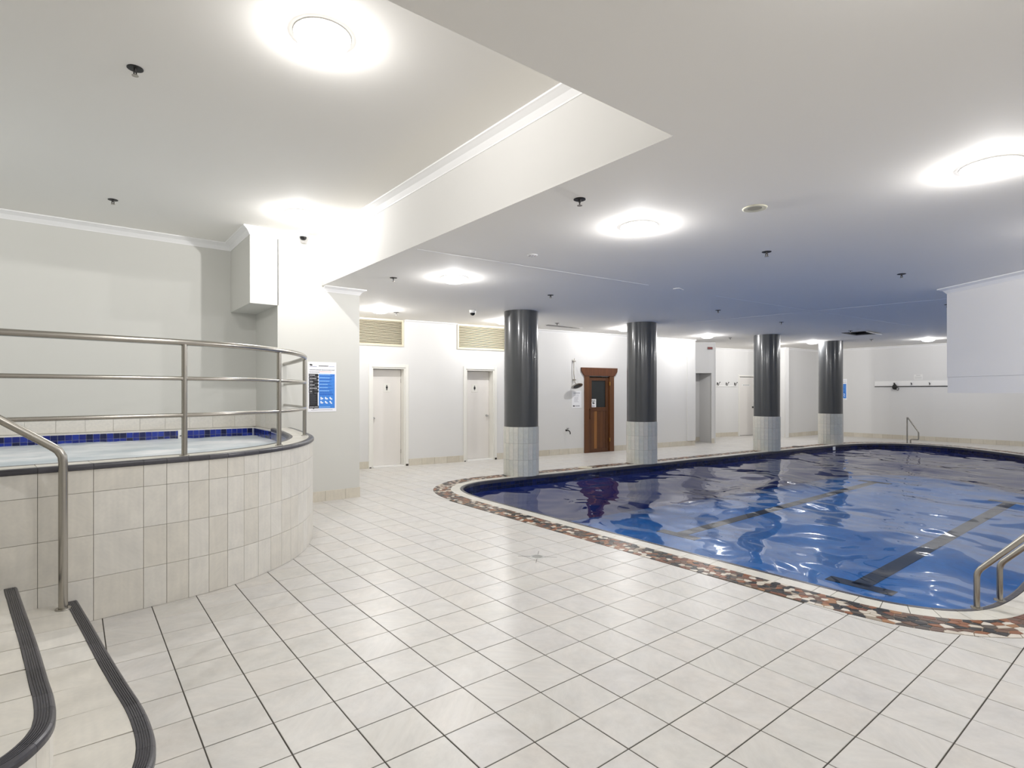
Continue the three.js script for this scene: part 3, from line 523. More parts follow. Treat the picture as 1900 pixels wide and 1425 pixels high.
{ // guard rail on the rim of the spa
  const t = thing('spa_guard_rail', 'curved stainless steel guard rail with three bars around the spa rim', 'railing');
  const off = -0.085, s1 = spa.L - 0.02, curve = (y, o) => { const q = []; for (let i = 0; i <= 60; i++) { const p = spa.at(s1 * i / 60, o); q.push([p[0], y, p[1]]); } return q; };
  part(t, 'top_rail', tube(curve(2.0, off), 0.025, 240, 18), M.steel);
  part(t, 'mid_rail', tube(curve(1.715, off), 0.0165, 240, 14), M.steel); part(t, 'low_rail', tube(curve(1.425, off), 0.0165, 240, 14), M.steel);
  for (const [x, z] of [[-1.9, -4.6], [-0.62, -4.78], [0.718, -4.97], [1.575, -5.42], [2.16, -6.5]]) { const p = spa.at(spa.nearest(x, z), off); const q = part(t, 'post', cyl(0.021, 0.021, 2.0 - RIM, p[0], (2.0 + RIM) / 2, p[1], 20), M.steel); part(q, 'flange', cyl(0.034, 0.036, 0.005, p[0], RIM + 0.0025, p[1], 24), M.steel); }
}
// ---------------------------------------------------------------- pool grab rails
function grabRail(label, pos, turn, rise, run, low) {
  const t = thing('pool_grab_rail', label, 'handrail', pos, turn, 'stainless grab rails at the pool edge');
  part(t, 'tube', pipe([[0, 0, 0], [0, low, 0], [run, rise, 0], [run + 0.12, rise - 0.04, 0], [run + 0.12, 0, 0]], 0.02, 0.045, 16), M.steel);
  for (const x of [0, run + 0.12]) part(t, 'flange', cyl(0.036, 0.038, 0.008, x, 0.004, 0, 24), M.steel);
}
grabRail('stainless grab rail at the near pool corner, the left one of the pair', [5.266, 0.003, -1.085], -Math.PI / 2, 0.86, 0.5, 0.27);
grabRail('stainless grab rail at the near pool corner, the right one of the pair', [5.598, 0.003, -1.015], -Math.PI / 2, 0.86, 0.5, 0.28);
{ const t = thing('pool_grab_rail', 'bent stainless grab rail at the far end of the pool before the white wall', 'handrail', [20.5, 0, -5.93], 0, 'stainless grab rails at the pool edge');
  part(t, 'tube', pipe([[0, 0, 0], [0, 0.83, 0], [0, 0.36, 0.3], [0, 0.13, 0.3], [0, 0.13, 0.09], [0, 0, 0.09]], 0.019, 0.04, 14), M.steel); for (const z of [0, 0.09]) part(t, 'flange', cyl(0.034, 0.036, 0.008, 0, 0.004, z, 20), M.steel); }

// ---------------------------------------------------------------- doors on the long wall
const DW = (name, label, cat, s, y, out = 0, group) => thing(name, label, cat, onDoorWall(s, y, out), DTURN, group);
const figure = female => { const s = new THREE.Shape(); const pts = female ? [[-0.008, 0], [-0.008, 0.026], [-0.026, 0.026], [-0.014, 0.07], [-0.022, 0.05], [-0.027, 0.052], [-0.017, 0.085], [0.017, 0.085], [0.027, 0.052], [0.022, 0.05], [0.014, 0.07], [0.026, 0.026], [0.008, 0.026], [0.008, 0]] : [[-0.013, 0], [-0.013, 0.05], [-0.014, 0.075], [-0.015, 0.045], [-0.021, 0.045], [-0.02, 0.085], [0.02, 0.085], [0.021, 0.045], [0.015, 0.045], [0.014, 0.075], [0.013, 0.05], [0.013, 0], [0.002, 0], [0.0, 0.045], [-0.002, 0]];
  s.setFromPoints(pts.map(p => new THREE.Vector2(...p))); const g = new THREE.ExtrudeGeometry(s, { depth: 0.002, bevelEnabled: false }); return merge([g, cyl(0.0115, 0.0115, 0.002, 0, 0, 0, 18).rotateX(Math.PI / 2).translate(0, 0.101, 0.001)]); };
function changeDoor(label, s0, s1, female, knobRight) {
  const w = s1 - s0, h = 2.14, t = DW('changing_room_door', label, 'door', (s0 + s1) / 2, 0, 0, 'changing room doors');
  for (const k of [-1, 1]) { part(t, 'jamb', box(0.035, h, 0.27, k * (w / 2 - 0.0175), h / 2, -0.135), M.frame); part(t, 'architrave', rbox(0.066, h + 0.06, 0.018, 0.004, k * (w / 2 + 0.03), (h + 0.06) / 2, 0.009), M.frame); }
  part(t, 'head_jamb', box(w - 0.072, 0.035, 0.27, 0, h - 0.0175, -0.135), M.frame); part(t, 'architrave', rbox(w - 0.008, 0.066, 0.018, 0.004, 0, h + 0.028, 0.009), M.frame);
  const leaf = part(t, 'leaf', box(w - 0.08, h - 0.065, 0.038, 0, (h - 0.065) / 2 + 0.022, -0.15), M.door); leaf.position.z = -0.075;
  part(t, 'threshold', box(w - 0.075, 0.02, 0.26, 0, 0.01, -0.12), M.white, 'white sill');
  const kx = (knobRight ? 1 : -1) * (w / 2 - 0.1), kb = part(leaf, 'handle', merge([cyl(0.027, 0.027, 0.008).rotateX(Math.PI / 2).translate(kx, 1.04, -0.127), cyl(0.01, 0.01, 0.035).rotateX(Math.PI / 2).translate(kx, 1.04, -0.108), new THREE.SphereGeometry(0.026, 20, 14).scale(1, 1, 0.75).translate(kx, 1.04, -0.085)]), M.chrome);
  const sg = part(leaf, 'sign_plate', rbox(0.15, 0.19, 0.006, 0.002, female ? -0.05 : 0.02, 1.7, -0.128), M.frame); const f = part(sg, 'pictogram', figure(female), M.black); f.position.set(female ? -0.05 : 0.02, 1.645, -0.125);
  const hx = -Math.sign(kx); for (const y of [0.3, 1.85]) part(t, 'hinge', cyl(0.007, 0.007, 0.09, hx * (w / 2 - 0.036), y, -0.203, 12), M.steel);
  part(t, 'rotted_foot', box(0.055, 0.042, 0.02, w / 2 + 0.028, 0.021, 0.012), M.rubber, 'dark stained foot of the frame'); part(t, 'rotted_foot', box(0.04, 0.02, 0.02, -w / 2 - 0.03, 0.01, 0.012), M.rubber, 'dark stained foot of the frame');
}
changeDoor('cream flush door with a man pictogram below the louvre next to the pillar', 0.345, 1.095, false, false);
changeDoor('cream flush door with a woman pictogram left of the nearest column', 2.55, 3.3, true, true);
function louvre(label, s0, s1) {
  const w = s1 - s0, y0 = 2.59, y1 = 3.16, t = DW('louvre_vent', label, 'vent', (s0 + s1) / 2, y0, 0, 'louvres over the changing room doors'), h = y1 - y0;
  part(t, 'frame', merge([box(w, 0.035, 0.05, 0, 0.0175, 0), box(w, 0.035, 0.05, 0, h - 0.0175, 0), box(0.035, h - 0.07, 0.05, -w / 2 + 0.0175, h / 2, 0), box(0.035, h - 0.07, 0.05, w / 2 - 0.0175, h / 2, 0)]), M.louvre);
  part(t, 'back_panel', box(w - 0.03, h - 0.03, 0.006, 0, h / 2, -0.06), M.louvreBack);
  const g = rbox(w - 0.072, 0.005, 0.03, 0.0015).rotateX(0.6), n = 16; for (let i = 0; i < n; i++) part(t, 'slat', g, M.louvre).position.set(0, 0.05 + i * (h - 0.1) / (n - 1), -0.012);
}
louvre('beige slatted louvre beside the pillar wall, over the men door', 0.02, 1.045);
louvre('beige slatted louvre partly behind the nearest column, over the women door', 2.325, 3.63);
// sauna door
{
  const t = DW('sauna_door', 'reddish brown wooden sauna door with a dark glass pane and flared header', 'door', 6.49, 0, 0);
  for (const k of [-1, 1]) part(t, 'door_post', rbox(0.15, 2.05, 0.1, 0.006, k * 0.425, 1.025, -0.012), M.wood);
  const hs = new THREE.Shape([[-0.51, 2.035], [0.51, 2.035], [0.6, 2.15], [0.61, 2.245], [-0.61, 2.245], [-0.6, 2.15]].map(q => new THREE.Vector2(...q))); part(t, 'header', new THREE.ExtrudeGeometry(hs, { depth: 0.08, bevelEnabled: true, bevelSize: 0.004, bevelThickness: 0.004, bevelSegments: 1 }).translate(0, 0, -0.03), M.woodRed, 'flared wooden header');
  const leaf = part(t, 'leaf', merge([box(0.1, 1.99, 0.045, -0.296, 1.0, -0.03), box(0.09, 1.99, 0.045, 0.3, 1.0, -0.03), box(0.5, 0.075, 0.045, 0, 1.957, -0.03), box(0.5, 0.09, 0.045, 0, 1.14, -0.03), box(0.5, 0.09, 0.045, 0, 0.05, -0.03)]), M.woodDark);
  const cols = [M.wood, M.woodLight, M.woodDark, M.wood, M.woodDark]; for (let i = 0; i < 5; i++) part(leaf, 'plank', rbox(0.098, 1.0, 0.026, 0.004, -0.2 + i * 0.1, 0.595, -0.03), cols[i]);
  part(t, 'glass_pane', box(0.5, 0.74, 0.008, 0, 1.555, -0.04), new THREE.MeshPhysicalMaterial({ color: 0x2c2f30, roughness: 0.06, metalness: 0 }), 'dark glass pane');
  part(t, 'window_bead', merge([box(0.5, 0.014, 0.02, 0, 1.918, -0.02), box(0.5, 0.014, 0.02, 0, 1.19, -0.02), box(0.014, 0.74, 0.02, -0.245, 1.555, -0.02), box(0.014, 0.74, 0.02, 0.252, 1.555, -0.02)]), M.wood);
  part(t, 'handle', merge([rbox(0.03, 0.3, 0.03, 0.008, -0.315, 1.03, 0.035), box(0.02, 0.03, 0.04, -0.315, 1.14, 0.008), box(0.02, 0.03, 0.04, -0.315, 0.92, 0.008)]), M.woodDark);
  for (const y of [1.83, 0.32]) part(t, 'hinge', merge([box(0.03, 0.1, 0.006, 0.348, y, 0.04), cyl(0.009, 0.009, 0.1, 0.345, y, 0.042, 12)]), M.brass, 'brass hinge');
  part(t, 'sill', box(0.72, 0.015, 0.12, 0, 0.0075, -0.03), M.woodDark);
}
// far door on the coat hook wall
const HT = Math.atan2(-(HB[1] - HA[1]), HB[0] - HA[0]), HDX = Math.cos(HT), HDZ = -Math.sin(HT), onHook = (s, y, o = 0) => [HA[0] + HDX * s - HDZ * o, y, HA[1] + HDZ * s + HDX * o];
{
  const w = 0.82, h = 2.17, t = thing('far_door', 'plain white door with a small name strip behind the third column', 'door', onHook(2.57, 0), HT);
  for (const k of [-1, 1]) { part(t, 'jamb', box(0.03, h, 0.12, k * (w / 2 - 0.015), h / 2, -0.06), M.frame); part(t, 'architrave', rbox(0.05, h + 0.05, 0.016, 0.003, k * (w / 2 + 0.024), (h + 0.05) / 2, 0.008), M.frame); }
  part(t, 'architrave', rbox(w - 0.004, 0.05, 0.016, 0.003, 0, h + 0.024, 0.008), M.frame);
  const leaf = part(t, 'leaf', box(w - 0.066, h - 0.03, 0.04, 0, h / 2 - 0.005, -0.05), M.door);
  part(leaf, 'handle', merge([cyl(0.028, 0.028, 0.01).rotateX(Math.PI / 2).translate(0.32, 1.04, -0.026), new THREE.SphereGeometry(0.03, 18, 12).translate(0.32, 1.04, 0.02)]), M.darkMetal);
  const st = part(leaf, 'name_strip', box(0.42, 0.055, 0.006, -0.02, 1.86, -0.027), M.paper, 'white name strip'); part(st, 'lettering', merge([0, 1, 2, 3, 4, 5].map(i => box(0.048, 0.014, 0.002, -0.165 + i * 0.058, 1.86, -0.0235))), M.darkMetal);
  part(t, 'hinge', cyl(0.008, 0.008, 0.09, -w / 2 + 0.03, 0.42, -0.024, 10), M.brass); part(t, 'hinge', cyl(0.008, 0.008, 0.09, -w / 2 + 0.03, 1.85, -0.024, 10), M.brass);
}
function hookGeo() { return merge([box(0.022, 0.06, 0.006, 0, 0, 0.003), tube([[0, 0.01, 0.005], [0, 0.0, 0.045], [0, 0.03, 0.075]], 0.006, 12, 8), tube([[0, -0.015, 0.005], [0, -0.04, 0.03], [0, -0.015, 0.05]], 0.006, 12, 8), new THREE.SphereGeometry(0.011, 10, 8).translate(0, 0.034, 0.077)]); }
{
  const t = thing('coat_hook_rail', 'short white board with three coat hooks left of the far door', 'hook rail', onHook(1.47, 1.8), HT);
  part(t, 'board', rbox(1.13, 0.03, 0.02, 0.004, 0, 0.015, 0.01), M.white); const hg = hookGeo().scale(1.5, 1.5, 1.5).translate(0, 0.1, 0.0); for (const x of [-0.42, 0.02, 0.45]) part(t, 'hook', hg, M.darkMetal).position.x = x;
}
const onRight = (s, y, o = 0) => [RA[0] - o, y, RA[1] + s];
{
  const t = thing('coat_hook_rail', 'long white board with dark coat hooks on the pool end wall', 'hook rail', onRight(3.4, 1.79), -Math.PI / 2);
  part(t, 'board', rbox(2.85, 0.17, 0.018, 0.004, 0, 0.1, 0.009), M.white); part(t, 'lower_rail', box(2.83, 0.022, 0.03, 0, 0.006, 0.02), M.darkMetal, 'dark lower rail');
  const hg = hookGeo().translate(0, 0.085, 0.018); for (const x of [-0.83, -0.33, 0.17, 0.67, 1.17]) part(t, 'hook', hg, M.darkMetal).position.x = x;
}
{ // goggles or cap hanging from the first hook
  const t = thing('hanging_swim_cap', 'small black swim bag with a strap hanging from the long hook board', 'swim bag', onRight(2.6, 1.72, 0.08), -Math.PI / 2);
  part(t, 'bag', mapGeo(new THREE.SphereGeometry(0.085, 20, 14), (x, y, z) => [x * (1 - y * 2.2) * 0.85, y * 1.15 + 0.06, z * 0.5 * (1 - y * 1.5)]), M.black);
  part(t, 'strap', tube([[0.0, 0.15, 0.01], [0.07, 0.05, 0.02], [0.12, 0.0, 0.01], [0.09, -0.06, 0.0], [0.03, -0.02, 0.01]], 0.008, 30, 8), M.darkMetal); part(t, 'loop', tube([[-0.02, 0.12, 0], [0, 0.2, 0.01], [0.02, 0.12, 0]], 0.006, 16, 8), M.black);
}

// ---------------------------------------------------------------- posters and notices (flat print)
function canvas(w, h, draw) { const c = document.createElement('canvas'); c.width = w; c.height = h; const x = c.getContext('2d'); draw(x, w, h); const t = new THREE.CanvasTexture(c); t.colorSpace = THREE.SRGBColorSpace; t.anisotropy = 4; return t; }
function lines(x, x0, y0, x1, n, dy, h, col, jag = 0.3) { x.fillStyle = col; for (let i = 0; i < n; i++) { let a = x0; const end = x1 - (x1 - x0) * rnd() * jag; while (a < end) { const w = (x1 - x0) * rr(0.03, 0.1); x.fillRect(a, y0 + i * dy, Math.min(w, end - a), h); a += w + (x1 - x0) * 0.015; } } }
const cprTex = canvas(420, 720, (x, w, h) => {
  x.fillStyle = '#f4f4f8'; x.fillRect(0, 0, w, h);
  x.fillStyle = '#222'; x.beginPath(); x.ellipse(46, 44, 22, 12, 0.2, 0, 7); x.fill(); x.fillStyle = '#8a8aa8'; x.fillRect(25, 64, 105, 7); x.fillStyle = '#333'; lines(x, 160, 50, 300, 1, 10, 13, '#333', 0); x.fillStyle = '#7b86b8'; x.fillRect(312, 60, 80, 5);
  x.fillStyle = '#33343c'; x.font = 'bold 19px sans-serif'; x.textAlign = 'center'; x.fillText('CARDIOPULMONARY RESUSCITATION CHART', w / 2, 122, 374);
  lines(x, 22, 138, 180, 2, 12, 6, '#8d8d96', 0.1); lines(x, 160, 137, 345, 1, 12, 6, '#d0705c', 0.05);
  x.fillStyle = '#17171c'; x.fillRect(18, 172, 126, 498); x.fillStyle = '#f4f4f8';
  x.textAlign = 'left'; const names = ['DANGER', 'RESPONSE', 'SEND', 'AIRWAY', 'BREATHING', 'CPR'];
  names.forEach((n, i) => { const y = 172 + i * 47; x.fillStyle = '#17171c'; x.beginPath(); x.moveTo(14, y); x.lineTo(146, y); x.lineTo(158, y + 19); x.lineTo(146, y + 38); x.lineTo(14, y + 38); x.fill(); x.fillStyle = '#f1f1f4'; x.font = 'bold 20px sans-serif'; x.fillText(n, 24, y + 27, 112); x.fillStyle = '#8b8b92'; x.fillRect(18, y + 40, 48, 5); x.fillRect(96, y + 40, 48, 5); });
  lines(x, 26, 462, 136, 9, 18, 7, '#4d4d54', 0.5);
  x.fillStyle = '#17171c'; x.fillRect(14, 632, 144, 38); x.fillStyle = '#f1f1f4'; x.font = 'bold 18px sans-serif'; x.fillText('DEFIBRILLATION', 20, 657, 128);
  x.beginPath(); x.fillStyle = '#17171c'; x.moveTo(68, 668); x.lineTo(98, 668); x.lineTo(83, 682); x.fill();
  x.fillStyle = '#3d87e0'; x.fillRect(160, 172, 238, 498);
  for (let i = 0; i < 6; i++) { const y = 178 + i * 47; lines(x, 170, y, 330, 1, 10, 9, '#a9d3fa', 0.25); lines(x, 170, y + 15, 390, 2, 10, 6, '#1550b0', 0.3); x.fillStyle = '#6aa6ea'; x.fillRect(160, y + 38, 238, 2); }
  lines(x, 170, 455, 388, 2, 14, 9, '#1150ba', 0.1);
  for (let r = 0; r < 2; r++) for (let c = 0; c < 3; c++) { x.fillStyle = '#f2f7ff'; const X = 200 + c * 68, Y = 524 + r * 58; x.beginPath(); x.ellipse(X - 8, Y - 8, 11, 11, 0, 0, 7); x.ellipse(X + 4, Y + 8, 24, 11, c * 0.4 - 0.3 + r * 0.3, 0, 7); x.fill(); x.fillStyle = '#3d87e0'; x.fillRect(X - 4, Y, 12, 3); }
  lines(x, 172, 648, 330, 1, 10, 8, '#a9d3fa', 0); x.fillStyle = '#7d7d88'; x.fillRect(45, 692, 320, 5);
});
const noticeTex = canvas(256, 360, (x, w, h) => { x.fillStyle = '#f0f0f2'; x.fillRect(0, 0, w, h); lines(x, 46, 40, 212, 1, 10, 13, '#7b7b85', 0); lines(x, 62, 78, 190, 2, 22, 8, '#b4b4bd', 0.3); lines(x, 60, 130, 200, 6, 19, 7, '#a2a2ab', 0.35); x.fillStyle = '#23232b'; x.beginPath(); x.ellipse(52, 316, 26, 14, 0.1, 0, 7); x.fill(); lines(x, 88, 308, 206, 1, 10, 15, '#74747e', 0); });
const smallTex = canvas(160, 256, (x, w, h) => { x.fillStyle = '#f3f3f3'; x.fillRect(0, 0, w, h); lines(x, 18, 30, 142, 2, 24, 15, '#3a3a3a', 0.1); x.fillStyle = '#2a2a2e'; x.beginPath(); x.ellipse(78, 112, 40, 34, 0, 0, 7); x.fill(); x.fillStyle = '#f3f3f3'; x.beginPath(); x.ellipse(92, 104, 17, 14, 0, 0, 7); x.fill(); lines(x, 24, 176, 136, 3, 22, 10, '#8888a0', 0.2); });
const plainTex = canvas(160, 128, (x, w, h) => { x.fillStyle = '#ecebe8'; x.fillRect(0, 0, w, h); lines(x, 40, 18, 120, 1, 10, 12, '#b0b0b0', 0); lines(x, 16, 56, 146, 3, 20, 8, '#b9b9b9', 0.1); });
function sheet(name, label, cat, pos, turn, w, h, tex, group) {
  const t = thing(name, label, cat, pos, turn, group); part(t, 'backing', box(w, h, 0.004, 0, 0, 0.0025), M.paper);
  const g = new THREE.PlaneGeometry(w - 0.002, h - 0.002).translate(0, 0, 0.0052); part(t, 'print', g, mat(0xffffff, 0.5, { map: tex })); return t;
}
sheet('safety_poster', 'blue, black and white resuscitation poster on the cream pillar wall', 'poster', [2.875, 1.682, -8.12], 0, 0.42, 0.73, cprTex, 'resuscitation posters');
sheet('safety_poster', 'blue and white resuscitation poster half hidden by the farthest column', 'poster', onRight(0.86, 1.7), -Math.PI / 2, 0.46, 0.76, cprTex, 'resuscitation posters');
sheet('shower_notice', 'white paper notice beside the sauna door under the shower head', 'notice', onDoorWall(5.745, 1.41), DTURN, 0.31, 0.45, noticeTex);
sheet('sauna_notice', 'small white notice taped inside the corner of the sauna door pane', 'notice', onDoorWall(6.335, 1.3, -0.035), DTURN, 0.165, 0.235, smallTex);
sheet('rules_notice', 'faint white notice above the long hook board', 'notice', onRight(3.25, 2.1), -Math.PI / 2, 0.24, 0.17, plainTex);

// ---------------------------------------------------------------- shower and tap
{
  const t = DW('wall_shower', 'slim chrome shower pipe with a round hand shower left of the sauna door', 'shower', 5.63, 1.7, 0);
  part(t, 'slide_bar', tube([[0, 0.77, 0.05], [-0.012, 0.6, 0.05], [-0.012, 0.4, 0.05], [0.012, 0.2, 0.05]], 0.012, 40, 10), M.steel);
  for (const y of [0.7, 0.22]) part(t, 'bracket', merge([cyl(0.02, 0.02, 0.055).rotateX(Math.PI / 2).translate(0, y, 0.027), box(0.05, 0.025, 0.03, 0.02, y, 0.055)]), M.steel);
  part(t, 'arm', tube([[0.01, 0.2, 0.05], [0.0, 0.14, 0.09], [0.0, 0.1, 0.16]], 0.012, 20, 10), M.steel);
  part(t, 'shower_head', lathe([[0, 0.02], [0.03, 0.022], [0.14, 0.008], [0.152, -0.004], [0.145, -0.012], [0, -0.012]], 32).rotateX(-0.5).translate(0, 0.06, 0.17), M.steel); part(t, 'spray_face', cyl(0.1, 0.1, 0.004, 0, -0.0145, 0, 28).rotateX(-0.5).translate(0, 0.06, 0.17), M.darkMetal);
}
{
  const t = DW('wall_tap', 'small dark metal hose tap low on the wall below the shower', 'tap', 5.41, 0.6, 0);
  part(t, 'body', merge([cyl(0.024, 0.024, 0.012).rotateX(Math.PI / 2).translate(0, 0.02, 0.006), cyl(0.013, 0.013, 0.09).rotateX(Math.PI / 2).translate(0, 0.02, 0.05)]), M.darkMetal); part(t, 'spout', tube([[0, 0.02, 0.07], [0.02, 0.01, 0.1], [0.04, -0.03, 0.115], [0.045, -0.075, 0.115]], 0.013, 16, 10), M.darkMetal); part(t, 'handle', merge([cyl(0.006, 0.006, 0.05, 0, 0.045, 0.07, 10), rbox(0.08, 0.012, 0.016, 0.004, 0, 0.072, 0.07)]), M.darkMetal);
}
{ const t = thing('exit_sign', 'tiny dark red sign high on the wall over the open niche', 'sign', [15.68, 2.98, -9.79], Math.atan2(-(NB[1] - NA[1]), NB[0] - NA[0])); part(t, 'housing', rbox(0.15, 0.07, 0.04, 0.006, 0, 0, 0.021), mat(0x6a5a58, 0.6)); part(t, 'face', box(0.13, 0.05, 0.004, 0, 0, 0.042), mat(0x8a4a48, 0.5)); }

// ---------------------------------------------------------------- floor fittings
{
  const t = thing('floor_drain', 'round chrome floor drain set in the tiles before the pool', 'drain', [3.557, 0.0, -4.089]);
  part(t, 'ring', lathe([[0.048, 0.001], [0.05, 0.004], [0.066, 0.004], [0.069, 0.0006], [0.069, -0.002], [0.048, -0.002]], 40), mat(0xd0d0cc, 0.4, { metalness: 0.5 })); part(t, 'well', cyl(0.05, 0.05, 0.002, 0, 0.0005, 0, 32), mat(0x77746e, 0.7));
  const bar = []; for (let i = -3; i <= 3; i++) bar.push(box(2 * Math.sqrt(0.048 ** 2 - (i * 0.0125) ** 2), 0.003, 0.006, 0, 0.003, i * 0.0125)); part(t, 'grate', merge(bar), mat(0xd0d0cc, 0.4, { metalness: 0.5 }));
  part(t, 'cut_joint', merge([0, 1, 2, 3].map(k => box(0.12, 0.0012, 0.0035, 0.13, 0.0004, 0).rotateY(k * Math.PI / 2 + 0.785))), M.grout);
}
function lid(label, x, z, r, m) { const s = pool.nearest(x, z), p = pool.at(s, COPE + 0.13), t = thing('skimmer_lid', label, 'lid', [p[0], 0.0022, p[1]]); part(t, 'cover', lathe([[0, 0.012], [r * 0.85, 0.011], [r, 0.006], [r, 0], [0, 0]], 36), m); part(t, 'rim', lathe([[r * 0.8, 0.0125], [r * 0.84, 0.0145], [r * 0.88, 0.0118]], 36), m); part(t, 'finger_hole', cyl(0.012, 0.012, 0.003, r * 0.5, 0.0125, 0, 14), M.darkMetal); }
lid('cream round skimmer lid on the mosaic between the first two columns', 8.5, -8.1, 0.15, mat(0xd9d2bc, 0.5));
lid('dark round skimmer lid on the mosaic between the last two columns', 16.6, -7.3, 0.16, mat(0x3b3732, 0.6));

// ---------------------------------------------------------------- ceiling fittings
const lampLabels = [
  [1.232, -3.472, HIGH, 'lit round dome light on the raised ceiling, large at the top left'], [2.237, -7.115, HIGH, 'lit round dome light on the raised ceiling near the corner camera'],
  [4.18, -3.35, LOW, 'lit round dome light on the low ceiling just right of the raised recess'], [4.96, -0.945, LOW, 'large lit dome light at the right edge of the picture'],
  [4.085, -6.425, LOW, 'lit round dome light on the low ceiling left above the nearest column'], [4.55, -9.75, LOW, 'lit round dome light just above the louvre beside the pillar'],
  [7.42, -9.66, LOW, 'lit dome light half hidden behind the nearest column'], [10.62, -8.94, LOW, 'lit dome light half hidden behind the second column'],
  [13.8, -8.69, LOW, 'small lit dome light above the open wall niche'], [18.0, -9.0, LOW, 'lit dome light hidden behind the third column'],
  [18.02, -7.7, LOW, 'small lit dome light just left of the farthest column'], [19.76, -5.19, LOW, 'small lit dome light above the long hook board'],
  [2.0, -0.25, LOW, 'lit dome light on the low ceiling above the picture edge'], [-1.6, -6.6, HIGH, 'lit dome light on the raised ceiling over the left part of the spa'], [14.7, -0.6, LOW, 'added unseen dome light over the near side of the pool behind the bulkhead'], [20.0, -1.9, LOW, 'added unseen dome light behind the bulkhead to brighten the end wall'], [7.3, -0.5, LOW, 'added unseen dome light to brighten the front of the bulkhead']];  // last three are added unseen lights that brighten the end wall and bulkhead
for (const [x, z, y, label] of lampLabels) {
  const t = thing('dome_light', label, 'ceiling light', [x, y, z], 0, 'round dome lights on the ceilings');
  part(t, 'base_ring', lathe([[0, 0], [0.172, 0], [0.174, -0.001], [0.174, -0.005], [0.172, -0.006], [0, -0.006]], 48), M.white);
  const d = []; for (let k = 0; k <= 10; k++) { const a = k / 10 * Math.PI / 2; d.push([0.17 * Math.pow(Math.cos(a), 0.7), -0.0065 - 0.076 * Math.sin(a)]); } d.push([0, -0.0825]);
  const dome = part(t, 'diffuser', lathe(d, 48), M.diffuser, 'glowing white diffuser'); dome.castShadow = false;
  const l = new THREE.PointLight(LAMP_COLOR, LAMP_POWER, 0, 2); l.position.set(0, -0.024, 0); l.castShadow = true; l.shadow.radius = 0.8; l.name = 'lamp'; t.add(l);
}
const sprLabels = [
  [0.34, -4.63, HIGH, 'black disc sprinkler head, the large one at the upper left of the raised ceiling'], [0.37, -7.96, HIGH, 'black disc sprinkler head on the raised ceiling above the left wall cornice'],
  [3.22, -3.18, LOW, 'dark sprinkler head left of the dome light beside the recess edge'], [3.44, -6.95, LOW, 'dark sprinkler head on the low ceiling left of the dome by the pillar'], [4.98, -9.94, LOW, 'dark sprinkler head right beside the dome above the louvre'],
  [6.04, -6.62, LOW, 'small sprinkler head on the ceiling above the nearest column'], [8.63, -9.24, LOW, 'small sprinkler head between the first and second columns near the wall'], [6.06, -3.08, LOW, 'sprinkler head below the round ceiling speaker'],
  [8.6, -2.55, LOW, 'sprinkler head left of the hanging bulkhead cornice'], [9.67, -5.86, LOW, 'small sprinkler head above the gap between second and third columns'], [12.43, -5.98, LOW, 'small sprinkler head just right above the third column'],
  [14.87, -8.63, LOW, 'small sprinkler head right of the dome over the niche'], [15.57, -5.73, LOW, 'small sprinkler head beside the dark ceiling hatch'], [18.63, -6.29, LOW, 'small sprinkler head right of the hatch near the end wall'],
  [12.25, -2.93, LOW, 'sprinkler head touching the upper left edge of the bulkhead'], [20.6, -4.92, LOW, 'tiny sprinkler head beside the dome above the hook board']];
for (const [x, z, y, label] of sprLabels) {
  const t = thing('sprinkler_head', label, 'sprinkler', [x, y, z], rnd() * 6, 'ceiling sprinkler heads');
  part(t, 'escutcheon', lathe([[0, -0.0005], [0.05, -0.0005], [0.05, -0.004], [0.045, -0.006], [0, -0.005]], 32), M.black, 'black ceiling disc');
  part(t, 'stem', merge([cyl(0.011, 0.009, 0.022, 0, -0.016, 0, 14), cyl(0.004, 0.004, 0.03, 0.011, -0.036, 0, 8), cyl(0.004, 0.004, 0.03, -0.011, -0.036, 0, 8)]), M.darkMetal);
  part(t, 'deflector', merge([cyl(0.021, 0.021, 0.0025, 0, -0.052, 0, 18), cyl(0.006, 0.008, 0.012, 0, -0.046, 0, 10)]), M.steel);
}
function dome(label, x, y, z) {
  const t = thing('security_camera', label, 'camera', [x, y, z], 0, 'dome security cameras'); part(t, 'housing', lathe([[0, 0], [0.062, 0], [0.064, -0.01], [0.06, -0.05], [0.045, -0.058], [0, -0.058]], 32), M.white);
  part(t, 'glass_dome', lathe([[0.048, -0.055], [0.046, -0.075], [0.036, -0.093], [0.018, -0.103], [0, -0.105]], 28), new THREE.MeshPhysicalMaterial({ color: 0x141414, roughness: 0.08 }), 'black glass dome'); for (const a of [0.6, 2.4, 4.4]) part(t, 'screw', cyl(0.005, 0.005, 0.004, 0, 0, 0, 8).rotateZ(Math.PI / 2).translate(0.0625, -0.03, 0).rotateY(a), M.darkMetal);
}
dome('white dome security camera with black glass at the raised ceiling cornice', 2.55, HIGH, -7.96); dome('white dome security camera on the low ceiling before the second louvre', 5.99, LOW, -8.77);
{ const t = thing('ceiling_speaker', 'round cream ceiling speaker ring between the dome lights', 'speaker', [4.54, LOW, -2.41]); part(t, 'ring', lathe([[0.055, -0.002], [0.06, -0.006], [0.085, -0.01], [0.098, -0.006], [0.1, 0], [0.055, 0]], 40), mat(0xe2dec8, 0.5)); part(t, 'grille', lathe([[0, -0.0035], [0.056, -0.003], [0.056, 0], [0, 0]], 32), mat(0xbdb8a4, 0.7)); }
